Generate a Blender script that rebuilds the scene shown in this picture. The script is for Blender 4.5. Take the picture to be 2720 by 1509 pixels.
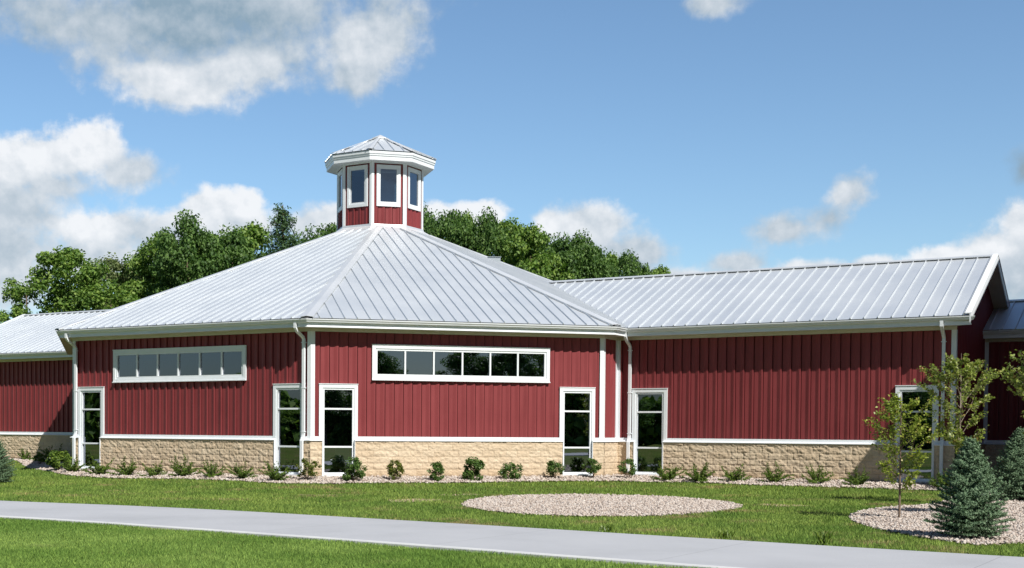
import bpy, math, random
import numpy as np
from mathutils import Vector, Matrix

# ------------------------------------------------------------------ scene, camera, light
sc = bpy.context.scene
col = sc.collection
for o in list(bpy.data.objects): bpy.data.objects.remove(o)
K = 2 ** .5 / 2

cam_d = bpy.data.cameras.new('camera'); cam = bpy.data.objects.new('camera', cam_d); col.objects.link(cam)
sc.camera = cam
cam_d.sensor_width = 36; cam_d.lens = 44.919; cam_d.shift_x = 0.0979; cam_d.shift_y = 0.1769
cam_d.clip_start = 0.5; cam_d.clip_end = 3000
CAM = Vector((-11.418, -40.468, 1.560))
yw, pt, rl = 0.2369, 0.0283, 0.0065
fw = Vector((math.sin(yw) * math.cos(pt), math.cos(yw) * math.cos(pt), -math.sin(pt)))
rt = Vector((math.cos(yw), -math.sin(yw), 0)); up = rt.cross(fw)
R_ = rt * math.cos(rl) + up * math.sin(rl); U_ = -rt * math.sin(rl) + up * math.cos(rl)
mw = Matrix(((R_.x, U_.x, -fw.x, CAM.x), (R_.y, U_.y, -fw.y, CAM.y), (R_.z, U_.z, -fw.z, CAM.z), (0, 0, 0, 1)))
cam.matrix_world = mw

SUN_AZ = math.radians(18.5)      # from -Y towards +X
SUN_EL = math.radians(46.5)
sun_dir = Vector((math.sin(SUN_AZ) * math.cos(SUN_EL), -math.cos(SUN_AZ) * math.cos(SUN_EL), math.sin(SUN_EL)))
sun_d = bpy.data.lights.new('sun', 'SUN'); sun = bpy.data.objects.new('sun', sun_d); col.objects.link(sun)
sun_d.energy = 5.0; sun_d.angle = math.radians(.5); sun_d.color = (1.0, .955, .88)
sun.rotation_euler = sun_dir.to_track_quat('Z', 'Y').to_euler(); sun.location = (0, -60, 60)

sc.view_settings.view_transform = 'Standard'; sc.view_settings.look = 'None'
sc.view_settings.gamma = 1; sc.view_settings.exposure = 0.30
sc.view_settings.use_curve_mapping = False
sc.render.resolution_x = 1024; sc.render.resolution_y = 568
sc.cycles.max_bounces = 8; sc.cycles.transparent_max_bounces = 12
sc.cycles.sample_clamp_indirect = 6; sc.cycles.caustics_reflective = False; sc.cycles.caustics_refractive = False

# clouds: azimuth and elevation in degrees, half sizes, brightness
CLOUDS = [(1.0, 18.9, 8.0, 2.0, 0.36), (8.0, 18.4, 3.6, 1.8, 0.45), (4.6, 17.9, 7.0, 1.9, 0.18), (-0.16, 16.88, 5.61, 1.39, 0.4), (3.73, 16.66, 4.51, 1.72, 0.25), (2.88, 14.86, 3.45, 1.2, 0.8), (6.15, 15.81, 2.27, 1.04, 0.75), (11.58, 16.93, 2.47, 1.74, 0.65), (11.06, 15.31, 1.06, 0.73, 0.5), (-2.32, 11.31, 1.82, 0.97, 1.0), (-0.41, 11.83, 1.26, 1.06, 1.0), (1.18, 11.01, 1.62, 0.91, 0.6), (-3.78, 10.9, 1.3, 0.97, 0.9), (-3.62, 9.27, 1.96, 1.31, 0.5), (-1.99, 10.19, 1.49, 0.82, 0.55), (-0.42, 8.52, 1.85, 0.75, 1.0), (4.78, 9.47, 1.48, 0.76, 1.0), (6.25, 9.77, 0.7, 0.68, 1.0), (5.82, 8.82, 1.92, 0.85, 0.8), (2.37, 8.38, 2.24, 0.85, 0.6), (8.98, 8.9, 1.24, 1.03, 0.7), (-4.27, 7.59, 1.79, 1.15, 0.5), (-3.95, 5.95, 2.12, 1.5, 0.7), (-0.17, 7.27, 4.26, 1.01, 0.7), (10.2, 9.3, 1.2, .6, .9), (13.2, 9.6, .9, .45, .8), (3.0, 8.9, 1.2, .55, .9), (24.9, 6.6, 2.2, .5, .75), (30.8, 6.9, 1.6, .45, .8), (33.4, 7.0, 1.0, .4, .75), (39.1, 10.5, .75, .8, .15), (16.68, 9.56, 1.24, 0.55, 1.0), (14.55, 9.39, 0.71, 0.6, 1.0), (21.16, 9.01, 1.91, 0.94, 0.75), (19.59, 9.11, 0.88, 0.6, 0.95), (22.74, 7.7, 2.57, 0.77, 0.5), (32.2, 9.9, 1.05, 0.95, 0.7), (31.5, 8.9, 1.2, 0.85, 0.45), (29.8, 8.55, 1.7, 0.7, 0.55), (27.68, 7.26, 1.25, 0.51, 0.5), (37.91, 7.53, 1.74, 0.95, 0.85), (38.77, 8.43, 0.86, 0.94, 0.9), (38.81, 6.54, 1.86, 1.73, 0.45), (35.82, 7.31, 1.35, 0.51, 0.95), (26.61, 17.86, 1.42, 0.58, 0.5), ]

def build_world():
    w = bpy.data.worlds.new('World'); sc.world = w; w.use_nodes = True
    nt = w.node_tree; N = nt.nodes; L = nt.links
    for n in list(N): N.remove(n)
    def math_(op, a, b=None, c=None, clamp=False):
        n = N.new('ShaderNodeMath'); n.operation = op; n.use_clamp = clamp
        for i, v in enumerate((a, b, c)):
            if v is None: continue
            if isinstance(v, (int, float)): n.inputs[i].default_value = v
            else: L.new(v, n.inputs[i])
        return n.outputs[0]
    def noise(vec, scale, detail, rough=.55, dist=0.):
        n = N.new('ShaderNodeTexNoise'); n.inputs['Scale'].default_value = scale; n.inputs['Detail'].default_value = detail
        n.inputs['Roughness'].default_value = rough; n.inputs['Distortion'].default_value = dist
        L.new(vec, n.inputs['Vector']); return n.outputs['Fac']
    tc = N.new('ShaderNodeTexCoord'); sep = N.new('ShaderNodeSeparateXYZ'); L.new(tc.outputs['Generated'], sep.inputs[0])
    az = math_('MULTIPLY', math_('ARCTAN2', sep.outputs[0], sep.outputs[1]), 180 / math.pi)
    el = math_('MULTIPLY', math_('ARCSINE', sep.outputs[2]), 180 / math.pi)
    comb = N.new('ShaderNodeCombineXYZ'); L.new(az, comb.inputs[0]); L.new(el, comb.inputs[1]); P = comb.outputs[0]
    n1 = noise(P, .30, 7, .55); n2 = noise(P, 1.3, 6, .6)
    shift = N.new('ShaderNodeVectorMath'); shift.operation = 'ADD'; L.new(P, shift.inputs[0]); shift.inputs[1].default_value = (.18, .45, 0)
    n1s = noise(shift.outputs[0], .30, 7, .55)
    sw = None; sb = None
    for a, e, ra, re, b in CLOUDS:
        s = N.new('ShaderNodeVectorMath'); s.operation = 'SUBTRACT'; L.new(P, s.inputs[0]); s.inputs[1].default_value = (a, e, 0)
        m = N.new('ShaderNodeVectorMath'); m.operation = 'MULTIPLY'; L.new(s.outputs[0], m.inputs[0]); m.inputs[1].default_value = (1 / ra / 1.22, 1 / re / 1.22, 0)
        ln = N.new('ShaderNodeVectorMath'); ln.operation = 'LENGTH'; L.new(m.outputs[0], ln.inputs[0])
        wv = math_('POWER', 148.4, math_('SUBTRACT', 1.0, ln.outputs['Value']))      # e^5
        sw = wv if sw is None else math_('ADD', sw, wv)
        t = math_('MULTIPLY', wv, b); sb = t if sb is None else math_('ADD', sb, t)
    field = math_('DIVIDE', math_('LOGARITHM', sw, math.e), 5.0)
    bright = math_('DIVIDE', sb, sw)
    C = math_('ADD', field, math_('MULTIPLY', math_('SUBTRACT', n1, .5), 1.7))
    C = math_('ADD', C, math_('MULTIPLY', math_('SUBTRACT', n2, .5), .8))
    ms = N.new('ShaderNodeMapRange'); ms.interpolation_type = 'SMOOTHSTEP'; L.new(C, ms.inputs[0])
    ms.inputs[1].default_value = -.06; L.new(math_('SUBTRACT', 1.05, math_('MULTIPLY', bright, .66)), ms.inputs[2])
    # open sky behind the viewer and overhead: broken cloud
    g1 = noise(tc.outputs['Generated'], 3.2, 7, .6)
    mg = N.new('ShaderNodeMapRange'); mg.interpolation_type = 'SMOOTHSTEP'; L.new(g1, mg.inputs[0]); mg.inputs[1].default_value = .5; mg.inputs[2].default_value = .68
    back = N.new('ShaderNodeMapRange'); L.new(sep.outputs[1], back.inputs[0]); back.inputs[1].default_value = .25; back.inputs[2].default_value = .0
    back.inputs[3].default_value = 0; back.inputs[4].default_value = 1
    cov = math_('MAXIMUM', ms.outputs[0], math_('MULTIPLY', mg.outputs[0], back.outputs[0]))
    cov = math_('MULTIPLY', cov, .97)
    relief = math_('MULTIPLY', math_('SUBTRACT', n1, n1s), 1.7)
    br = math_('ADD', bright, relief, clamp=True)
    br = math_('ADD', br, math_('MULTIPLY', math_('SUBTRACT', n2, .5), .25), clamp=True)
    ramp = N.new('ShaderNodeValToRGB'); L.new(br, ramp.inputs[0])
    e = ramp.color_ramp.elements; e[0].position = .12; e[0].color = (.27, .38, .475, 1); e[1].position = 1; e[1].color = (.88, .90, .93, 1)
    q = e.new(.55); q.color = (.54, .61, .68, 1)
    sky = N.new('ShaderNodeTexSky'); sky.sky_type = 'NISHITA'; sky.sun_disc = False
    sky.sun_elevation = SUN_EL; sky.sun_rotation = math.pi - SUN_AZ
    sky.air_density = 1.0; sky.dust_density = .6; sky.ozone_density = 2.2
    # the sky away from the sun, low over the trees, is the brightest part of it
    fr = N.new('ShaderNodeMapRange'); fr.interpolation_type = 'SMOOTHSTEP'; L.new(sep.outputs[1], fr.inputs[0])
    fr.inputs[1].default_value = -.3; fr.inputs[2].default_value = .7; fr.inputs[3].default_value = .36; fr.inputs[4].default_value = 1.0
    tint = N.new('ShaderNodeMix'); tint.data_type = 'RGBA'; tint.blend_type = 'MULTIPLY'; tint.inputs[0].default_value = 1; L.new(sky.outputs[0], tint.inputs[6]); tint.inputs[7].default_value = (.85, .975, 1.03, 1)
    b1 = N.new('ShaderNodeBackground'); L.new(tint.outputs[2], b1.inputs[0]); L.new(math_('MULTIPLY', fr.outputs[0], .112), b1.inputs[1])
    b2 = N.new('ShaderNodeBackground'); L.new(ramp.outputs[0], b2.inputs[0]); L.new(math_('MULTIPLY', fr.outputs[0], .84), b2.inputs[1])
    mx = N.new('ShaderNodeMixShader'); L.new(cov, mx.inputs[0]); L.new(b1.outputs[0], mx.inputs[1]); L.new(b2.outputs[0], mx.inputs[2])
    out = N.new('ShaderNodeOutputWorld'); L.new(mx.outputs[0], out.inputs[0])
build_world()
# ------------------------------------------------------------------ materials
def srgb(r, g, b):
    f = lambda c: (c / 255 / 12.92) if c <= 10 else ((c / 255 + .055) / 1.055) ** 2.4
    return (f(r), f(g), f(b), 1)
class MT:
    def __init__(s, name):
        s.m = bpy.data.materials.new(name); s.m.use_nodes = True; s.nt = s.m.node_tree; s.N = s.nt.nodes; s.L = s.nt.links
        s.b = s.N['Principled BSDF']; s.out = s.N['Material Output']
    def set(s, **k):
        for n, v in k.items(): s.b.inputs[n.replace('_', ' ')].default_value = v
        return s
    def coord(s):
        return s.N.new('ShaderNodeTexCoord').outputs['Object']
    def noise(s, scale, detail=3, rough=.55, vec=None, stretch=None):
        v = vec or s.coord()
        if stretch:
            mp = s.N.new('ShaderNodeMapping'); s.L.new(v, mp.inputs[0]); mp.inputs['Scale'].default_value = stretch; v = mp.outputs[0]
        n = s.N.new('ShaderNodeTexNoise'); s.L.new(v, n.inputs['Vector']); n.inputs['Scale'].default_value = scale
        n.inputs['Detail'].default_value = detail; n.inputs['Roughness'].default_value = rough
        return n.outputs['Fac']
    def ramp(s, fac, stops):
        r = s.N.new('ShaderNodeValToRGB'); s.L.new(fac, r.inputs[0]); e = r.color_ramp.elements
        e[0].position = stops[0][0]; e[0].color = stops[0][1]; e[1].position = stops[-1][0]; e[1].color = stops[-1][1]
        for p, c in stops[1:-1]: x = e.new(p); x.color = c
        return r.outputs[0]
    def mix(s, fac, a, b, mode='MIX'):
        n = s.N.new('ShaderNodeMix'); n.data_type = 'RGBA'; n.blend_type = mode
        for sock, v in ((0, fac), (6, a), (7, b)):
            if hasattr(v, 'links'): s.L.new(v, n.inputs[sock])
            else: n.inputs[sock].default_value = v
        return n.outputs[2]
    def color(s, c): s.L.new(c, s.b.inputs['Base Color']); return s
    def bump(s, h, strength=.3, dist=.02):
        b = s.N.new('ShaderNodeBump'); s.L.new(h, b.inputs['Height']); b.inputs['Strength'].default_value = strength; b.inputs['Distance'].default_value = dist
        s.L.new(b.outputs[0], s.b.inputs['Normal']); return s
    def island(s):
        return s.N.new('ShaderNodeNewGeometry').outputs['Random Per Island']

def c4(r, g, b): return (r, g, b, 1)
M = {}
t = MT('red_siding').set(Roughness=.5, Specular_IOR_Level=.25)
f = t.noise(.8, 3); f2 = t.noise(6, 3, stretch=(1, 1, .12))
t.color(t.mix(.5, t.ramp(f, [(.3, c4(.200, .037, .041)), (.7, c4(.245, .049, .054))]), t.ramp(f2, [(.3, c4(.192, .035, .039)), (.7, c4(.262, .053, .057))]))); t.bump(t.noise(2.5, 2, stretch=(1, 1, .3)), .12, .02); M['red'] = t.m
def white(name, a, b, rough=.4):
    t = MT(name).set(Roughness=rough)
    t.color(t.ramp(t.noise(1.7, 4, stretch=(1, 1, .35)), [(.3, a), (.7, b)])); return t.m
M['white'] = white('white_trim', c4(.74, .785, .83), c4(.80, .83, .86))
M['gutter'] = white('gutter_metal', c4(.68, .72, .755), c4(.74, .77, .79), .35)
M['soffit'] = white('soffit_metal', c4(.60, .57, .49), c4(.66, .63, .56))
def roofm(name, a, b):
    t = MT(name).set(Roughness=.5, Metallic=.62)
    f = t.noise(.55, 4, .6); g = t.noise(9, 3, stretch=(1, 1, 1))
    t.color(t.mix(.35, t.ramp(f, [(.3, a), (.7, b)]), t.ramp(g, [(.3, a), (.7, b)])))
    r = t.ramp(f, [(.3, c4(.48, .48, .48)), (.7, c4(.56, .56, .56))]); t.L.new(r, t.b.inputs['Roughness'])
    t.bump(t.noise(1.2, 1), .04, .02); return t.m
M['roof'] = roofm('galvanised_roof', c4(.67, .715, .765), c4(.72, .755, .79))
M['cap'] = roofm('roof_flashing', c4(.74, .77, .80), c4(.80, .82, .84))
# split face block
t = MT('split_block').set(Roughness=.9, Specular_IOR_Level=.2)
f = t.noise(1.1, 3); g = t.noise(22, 4, .65)
base = t.mix(.55, t.ramp(f, [(.3, c4(.56, .45, .325)), (.7, c4(.70, .585, .44))]), t.ramp(g, [(.25, c4(.50, .39, .27)), (.75, c4(.78, .66, .50))]))
at_ = t.N.new('ShaderNodeAttribute'); at_.attribute_name = 'joint'
at2 = t.N.new('ShaderNodeAttribute'); at2.attribute_name = 'tone'
base = t.mix(at2.outputs['Fac'], base, t.mix(1, base, c4(.80, .73, .65), 'MULTIPLY'))
base = t.mix(at_.outputs['Fac'], base, c4(.47, .37, .26)); t.color(base); t.bump(t.noise(38, 5, .7), .55, .02); M['stone'] = t.m
M['concrete'] = white('concrete', c4(.5, .47, .43), c4(.6, .58, .54), .9)
# glass
def glass(name, refl, tint):
    t = MT(name); t.N.remove(t.b)
    g = t.N.new('ShaderNodeBsdfGlossy'); g.inputs['Roughness'].default_value = .0; g.inputs['Color'].default_value = (.78, .85, 1, 1)
    tr = t.N.new('ShaderNodeBsdfTransparent'); tr.inputs['Color'].default_value = tint
    fr = t.N.new('ShaderNodeFresnel'); fr.inputs['IOR'].default_value = 1.5
    ad = t.N.new('ShaderNodeMath'); ad.operation = 'ADD'; ad.use_clamp = True; t.L.new(fr.outputs[0], ad.inputs[0]); ad.inputs[1].default_value = refl
    bp = t.N.new('ShaderNodeBump'); bp.inputs['Strength'].default_value = .05; bp.inputs['Distance'].default_value = .02
    t.L.new(t.noise(1.3, 1), bp.inputs['Height']); t.L.new(bp.outputs[0], g.inputs['Normal'])
    mx = t.N.new('ShaderNodeMixShader'); t.L.new(ad.outputs[0], mx.inputs[0]); t.L.new(tr.outputs[0], mx.inputs[1]); t.L.new(g.outputs[0], mx.inputs[2])
    t.L.new(mx.outputs[0], t.out.inputs[0]); return t.m
M['glass'] = glass('window_glass', .27, (.30, .36, .36, 1))
M['frosted'] = MT('pale_green_board').set(Base_Color=c4(.42, .60, .52), Roughness=.6).m
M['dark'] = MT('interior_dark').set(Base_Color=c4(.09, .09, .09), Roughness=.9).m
M['doorf'] = MT('interior_door_frame').set(Base_Color=c4(.42, .58, .55), Roughness=.6).m
# ground
def two_tone(name, A, B, D, s1=.35, s2=2.2, dead=.62):
    t = MT(name).set(Roughness=.95, Specular_IOR_Level=.1)
    a = t.ramp(t.noise(s1, 3), [(.35, A), (.65, B)])
    dd = t.ramp(t.noise(s2 * .25, 5, .65, stretch=(1, 1.6, 1)), [(dead, c4(0, 0, 0)), (dead + .1, c4(1, 1, 1))])
    return t, a, dd
def grassmat(name, A, B, D, dead, amt, blade=True):
    t, a, dd = two_tone(name, A, B, D, dead=dead)
    x = t.mix(dd, a, D)
    fac = t.N.new('ShaderNodeMath'); fac.operation = 'MULTIPLY'; t.L.new(dd, fac.inputs[0]); fac.inputs[1].default_value = amt
    x = t.mix(fac.outputs[0], a, D)
    if blade:
        r = t.ramp(t.island(), [(0, c4(.50, .55, .5)), (.6, c4(1, 1, 1)), (1, c4(1.5, 1.35, 1.2))]); x = t.mix(1, x, r, 'MULTIPLY')
        t.color(x); t.b.inputs['Roughness'].default_value = .65
        tl = t.N.new('ShaderNodeBsdfTranslucent'); t.L.new(x, tl.inputs[0])
        ms = t.N.new('ShaderNodeMixShader'); ms.inputs[0].default_value = .3; t.L.new(t.b.outputs[0], ms.inputs[1]); t.L.new(tl.outputs[0], ms.inputs[2]); t.L.new(ms.outputs[0], t.out.inputs[0])
    else:
        x = t.mix(1, x, t.ramp(t.noise(30, 4, .7), [(.3, c4(.55, .55, .5)), (.7, c4(1.1, 1.1, 1))]), 'MULTIPLY'); t.color(x); t.bump(t.noise(60, 3), .5, .03)
    return t.m
M['lawn_far'] = grassmat('lawn_blades', c4(.160, .270, .058), c4(.265, .370, .090), c4(.40, .31, .18), .57, .75)
M['lawn_near'] = grassmat('verge_blades', c4(.165, .290, .060), c4(.275, .410, .105), c4(.36, .40, .17), .60, .5)
M['ground'] = grassmat('ground_soil', c4(0.094, 0.144, 0.027), c4(0.138, 0.194, 0.037), c4(0.250, 0.188, 0.100), .53, .9, False)
t = MT('concrete_path').set(Roughness=.85)
f = t.noise(.5, 4, .6); g = t.noise(60, 3, .6)
x = t.mix(.3, t.ramp(f, [(.28, c4(.325, .335, .355)), (.5, c4(.385, .395, .42)), (.72, c4(.42, .43, .455))]), t.ramp(g, [(.3, c4(.33, .34, .365)), (.7, c4(.44, .45, .475))]))
mp = t.N.new('ShaderNodeMapping'); t.L.new(t.coord(), mp.inputs[0]); mp.inputs['Rotation'].default_value = (0, 0, math.radians(47.97))
sp = t.N.new('ShaderNodeSeparateXYZ'); t.L.new(mp.outputs[0], sp.inputs[0])
pp = t.N.new('ShaderNodeMath'); pp.operation = 'PINGPONG'; t.L.new(sp.outputs[0], pp.inputs[0]); pp.inputs[1].default_value = 1.9
lt = t.N.new('ShaderNodeMath'); lt.operation = 'LESS_THAN'; t.L.new(pp.outputs[0], lt.inputs[0]); lt.inputs[1].default_value = .008
x = t.mix(lt.outputs[0], x, c4(.27, .275, .29)); t.color(x); t.bump(g, .25, .01); M['path'] = t.m
def stones(name, st):
    t = MT(name).set(Roughness=.85); t.color(t.ramp(t.island(), st)); return t.m
STN = [(0, c4(.22, .175, .15)), (.2, c4(.38, .31, .265)), (.45, c4(.48, .41, .36)), (.7, c4(.54, .49, .45)), (.85, c4(.44, .36, .30)), (1, c4(.60, .56, .52))]
M['pebble'] = stones('river_stone', STN)
t = MT('gravel_bed').set(Roughness=.95)
v = t.N.new('ShaderNodeTexVoronoi'); v.inputs['Scale'].default_value = 22; t.L.new(t.coord(), v.inputs['Vector'])
sp = t.N.new('ShaderNodeSeparateColor'); t.L.new(v.outputs['Color'], sp.inputs[0])
x = t.ramp(sp.outputs[0], [(p, tuple(q * .9 for q in c[:3]) + (1,)) for p, c in STN]); t.color(x); t.bump(v.outputs['Distance'], .8, .03); M['gravel'] = t.m
def leaf(name, stops, trans=.35, rough=.55):
    t = MT(name).set(Roughness=rough, Specular_IOR_Level=.3)
    x = t.ramp(t.island(), stops); t.color(x)
    tl = t.N.new('ShaderNodeBsdfTranslucent'); t.L.new(t.mix(1, x, c4(1.1, 1.25, .7), 'MULTIPLY'), tl.inputs[0])
    ms = t.N.new('ShaderNodeMixShader'); ms.inputs[0].default_value = trans; t.L.new(t.b.outputs[0], ms.inputs[1]); t.L.new(tl.outputs[0], ms.inputs[2]); t.L.new(ms.outputs[0], t.out.inputs[0])
    return t.m
M['oak'] = leaf('dark_leaves', [(0, c4(0.040, 0.090, 0.025)), (.5, c4(0.090, 0.177, 0.043)), (1, c4(0.172, 0.280, 0.072))])
M['maple'] = leaf('bright_leaves', [(0, c4(0.060, 0.127, 0.024)), (.5, c4(0.139, 0.245, 0.047)), (1, c4(0.254, 0.356, 0.077))])
M['olive'] = leaf('olive_leaves', [(0, c4(0.077, 0.114, 0.040)), (.5, c4(0.153, 0.206, 0.077)), (1, c4(0.260, 0.290, 0.137))])
M['pine'] = leaf('pine_needles', [(0, c4(0.037, 0.081, 0.037)), (.5, c4(0.077, 0.145, 0.061)), (1, c4(0.127, 0.212, 0.094))], .15)
M['sapling'] = leaf('sapling_leaves', [(0, c4(.10, .15, .022)), (.5, c4(.25, .31, .05)), (.95, c4(.42, .47, .10)), (1, c4(.44, .32, .12))], .4, .4)
M['sapling2'] = leaf('maple_sapling_leaves', [(0, c4(.11, .15, .03)), (.5, c4(.26, .32, .075)), (.94, c4(.42, .46, .15)), (1, c4(.46, .27, .11))], .4, .4)
M['spruce'] = leaf('blue_spruce_needles', [(0, c4(.055, .105, .058)), (.5, c4(.135, .22, .125)), (1, c4(.27, .38, .225))], .12)
M['yew'] = leaf('yew_sprays', [(0, c4(0.044, 0.094, 0.015)), (.5, c4(0.106, 0.181, 0.027)), (1, c4(0.200, 0.275, 0.044))], .25)
M['boxwood'] = leaf('shrub_leaves', [(0, c4(0.039, 0.091, 0.021)), (.5, c4(0.091, 0.169, 0.039)), (1, c4(0.169, 0.260, 0.065))], .25, .35)
M['boxwood2'] = leaf('yellow_shrub_leaves', [(0, c4(.06, .09, .016)), (.5, c4(.14, .18, .03)), (1, c4(.24, .26, .06))], .25, .35)
M['broad'] = leaf('broad_shrub_leaves', [(0, c4(.05, .10, .015)), (.5, c4(.12, .19, .03)), (1, c4(.21, .28, .05))], .3, .35)
M['vent'] = MT('vent_metal').set(Base_Color=c4(.40, .45, .49), Roughness=.5, Metallic=.5).m
M['bark'] = MT('bark').set(Base_Color=c4(.16, .115, .085), Roughness=.95).m
M['bark2'] = MT('pale_bark').set(Base_Color=c4(.30, .24, .20), Roughness=.95).m
# ------------------------------------------------------------------ helpers
def V2(x, y): return np.array([x, y], float)
class MB:
    def __init__(s): s.v = []; s.f = []
    def poly(s, pts):
        i = len(s.v); s.v += [tuple(map(float, p)) for p in pts]; s.f.append(tuple(range(i, i + len(pts)))); return s
    def prism(s, bottom, top):
        n = len(bottom); i = len(s.v); s.v += [tuple(map(float, p)) for p in list(bottom) + list(top)]
        s.f.append(tuple(range(i, i + n))[::-1]); s.f.append(tuple(range(i + n, i + 2 * n)))
        for k in range(n): s.f.append((i + k, i + (k + 1) % n, i + n + (k + 1) % n, i + n + k))
        return s
def fix_normals(me):
    import bmesh
    bm = bmesh.new(); bm.from_mesh(me); bmesh.ops.recalc_face_normals(bm, faces=bm.faces); bm.to_mesh(me); bm.free()
def obj(name, mb, mat, parent=None, fixn=True):
    me = bpy.data.meshes.new(name); me.from_pydata(mb.v, [], mb.f); me.update()
    if fixn: fix_normals(me)
    me.materials.append(mat); o = bpy.data.objects.new(name, me); col.objects.link(o)
    if parent is not None: o.parent = parent; o.matrix_parent_inverse = parent.matrix_world.inverted()
    return o
def fast_mesh(name, verts, faces, mat, smooth=False, attrs=None):
    """faces: (M,k) int array"""
    verts = np.asarray(verts, np.float32); faces = np.asarray(faces, np.int32)
    me = bpy.data.meshes.new(name); me.vertices.add(len(verts)); me.vertices.foreach_set('co', verts.ravel())
    m, k = faces.shape; me.loops.add(m * k); me.loops.foreach_set('vertex_index', faces.ravel())
    me.polygons.add(m); me.polygons.foreach_set('loop_start', np.arange(0, m * k, k, dtype=np.int32))
    if smooth: me.polygons.foreach_set('use_smooth', np.ones(m, bool))
    for n_, a in (attrs or {}).items():
        at = me.attributes.new(n_, 'FLOAT', 'POINT'); at.data.foreach_set('value', np.asarray(a, np.float32))
    me.update(calc_edges=True); me.materials.append(mat)
    return me
def link_mesh(name, me, parent=None):
    o = bpy.data.objects.new(name, me); col.objects.link(o)
    if parent is not None: o.parent = parent; o.matrix_parent_inverse = parent.matrix_world.inverted()
    return o
def thing(name, label, cat, loc=(0, 0, 0), group=None):
    o = bpy.data.objects.new(name, None); col.objects.link(o); o.location = loc
    o.empty_display_size = .3; o['label'] = label; o['category'] = cat
    if group: o['group'] = group
    o.matrix_world = Matrix.Translation(loc)
    return o
class FR:
    """facade frame: u along the wall left to right, n outward, z up"""
    def __init__(s, P0, P1):
        s.P0 = V2(*P0); d = V2(*P1) - s.P0; s.L = float(np.hypot(*d)); s.U = d / s.L; s.Nn = V2(s.U[1], -s.U[0])
    def __call__(s, u, n, z): p = s.P0 + s.U * u + s.Nn * n; return (p[0], p[1], z)
def box(mb, F, u0, u1, n0, n1, z0, z1):
    mb.prism([F(u0, n0, z0), F(u1, n0, z0), F(u1, n1, z0), F(u0, n1, z0)], [F(u0, n0, z1), F(u1, n0, z1), F(u1, n1, z1), F(u0, n1, z1)])
def sweep_(mb, prof, F, k0=0., k1=0., u0=0., u1=None):
    """profile [(n, z)] along a facade; k: how far the end moves along u per metre of n (mitre)"""
    u1 = F.L if u1 is None else u1
    mb.prism([F(u0 - k0 * n, n, z) for n, z in prof], [F(u1 + k1 * n, n, z) for n, z in prof])
sweep = sweep_
T8 = math.tan(math.pi / 8)

# footprints
dW = V2(K, -K); nA = V2(-K, -K); dA = V2(-K, K)
CTR = V2(0, 12.913)
AB = V2(-4.9768, 0); BC = V2(4.9768, 0); HA = V2(-12.475, 7.498); CD = V2(12.475, 7.498); DE = V2(12.475, 18.328); EF = V2(4.977, 25.826); FG = V2(-4.977, 25.826); GH = V2(-12.475, 18.328)
CC = V2(5.842, .865); WE = CC + dW * 10.88
LWo = HA - nA * 9.197                                   # left wing wall line starts here and runs along dA
POLYS = [[AB, BC, CD, DE, EF, FG, GH, HA],
         [CC - dW * 6, WE, WE - nA * 10.4, CC - dW * 6 - nA * 10.4],
         [WE - nA * 6.2, WE + dW * 8 - nA * 6.2, WE + dW * 8 - nA * 12, WE - nA * 12],
         [LWo - dA * 2, LWo + dA * 18.4, LWo + dA * 18.4 - nA * 10.6, LWo - dA * 2 - nA * 10.6]]
def in_poly(x, y, P):
    ins = np.zeros(np.shape(x), bool); n = len(P)
    for i in range(n):
        ax, ay = P[i]; bx, by = P[(i + 1) % n]
        if ay == by: continue
        ins ^= ((ay > y) != (by > y)) & (x < (bx - ax) * (y - ay) / (by - ay) + ax)
    return ins
def bdist(x, y):
    x = np.asarray(x, float); y = np.asarray(y, float); D = np.full(x.shape, 1e9); ins = np.zeros(x.shape, bool)
    for P in POLYS:
        for i in range(len(P)):
            ax, ay = P[i]; bx, by = P[(i + 1) % len(P)]
            t = np.clip(((x - ax) * (bx - ax) + (y - ay) * (by - ay)) / ((bx - ax) ** 2 + (by - ay) ** 2), 0, 1)
            D = np.minimum(D, np.hypot(x - ax - t * (bx - ax), y - ay - t * (by - ay)))
        ins |= in_poly(x, y, P)
    return np.where(ins, 0, D)
def terr(x, y):
    s_ = np.clip((-1.2 - (np.asarray(x) * .743 + np.asarray(y) * .669 + 15.5)) / 1.6, 0, 1)      # the verge lies a little below the path
    return np.interp(bdist(x, y), [0, 2, 3.5, 5.5], [0, -.17, -.25, -.3]) - .022 * s_

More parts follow.
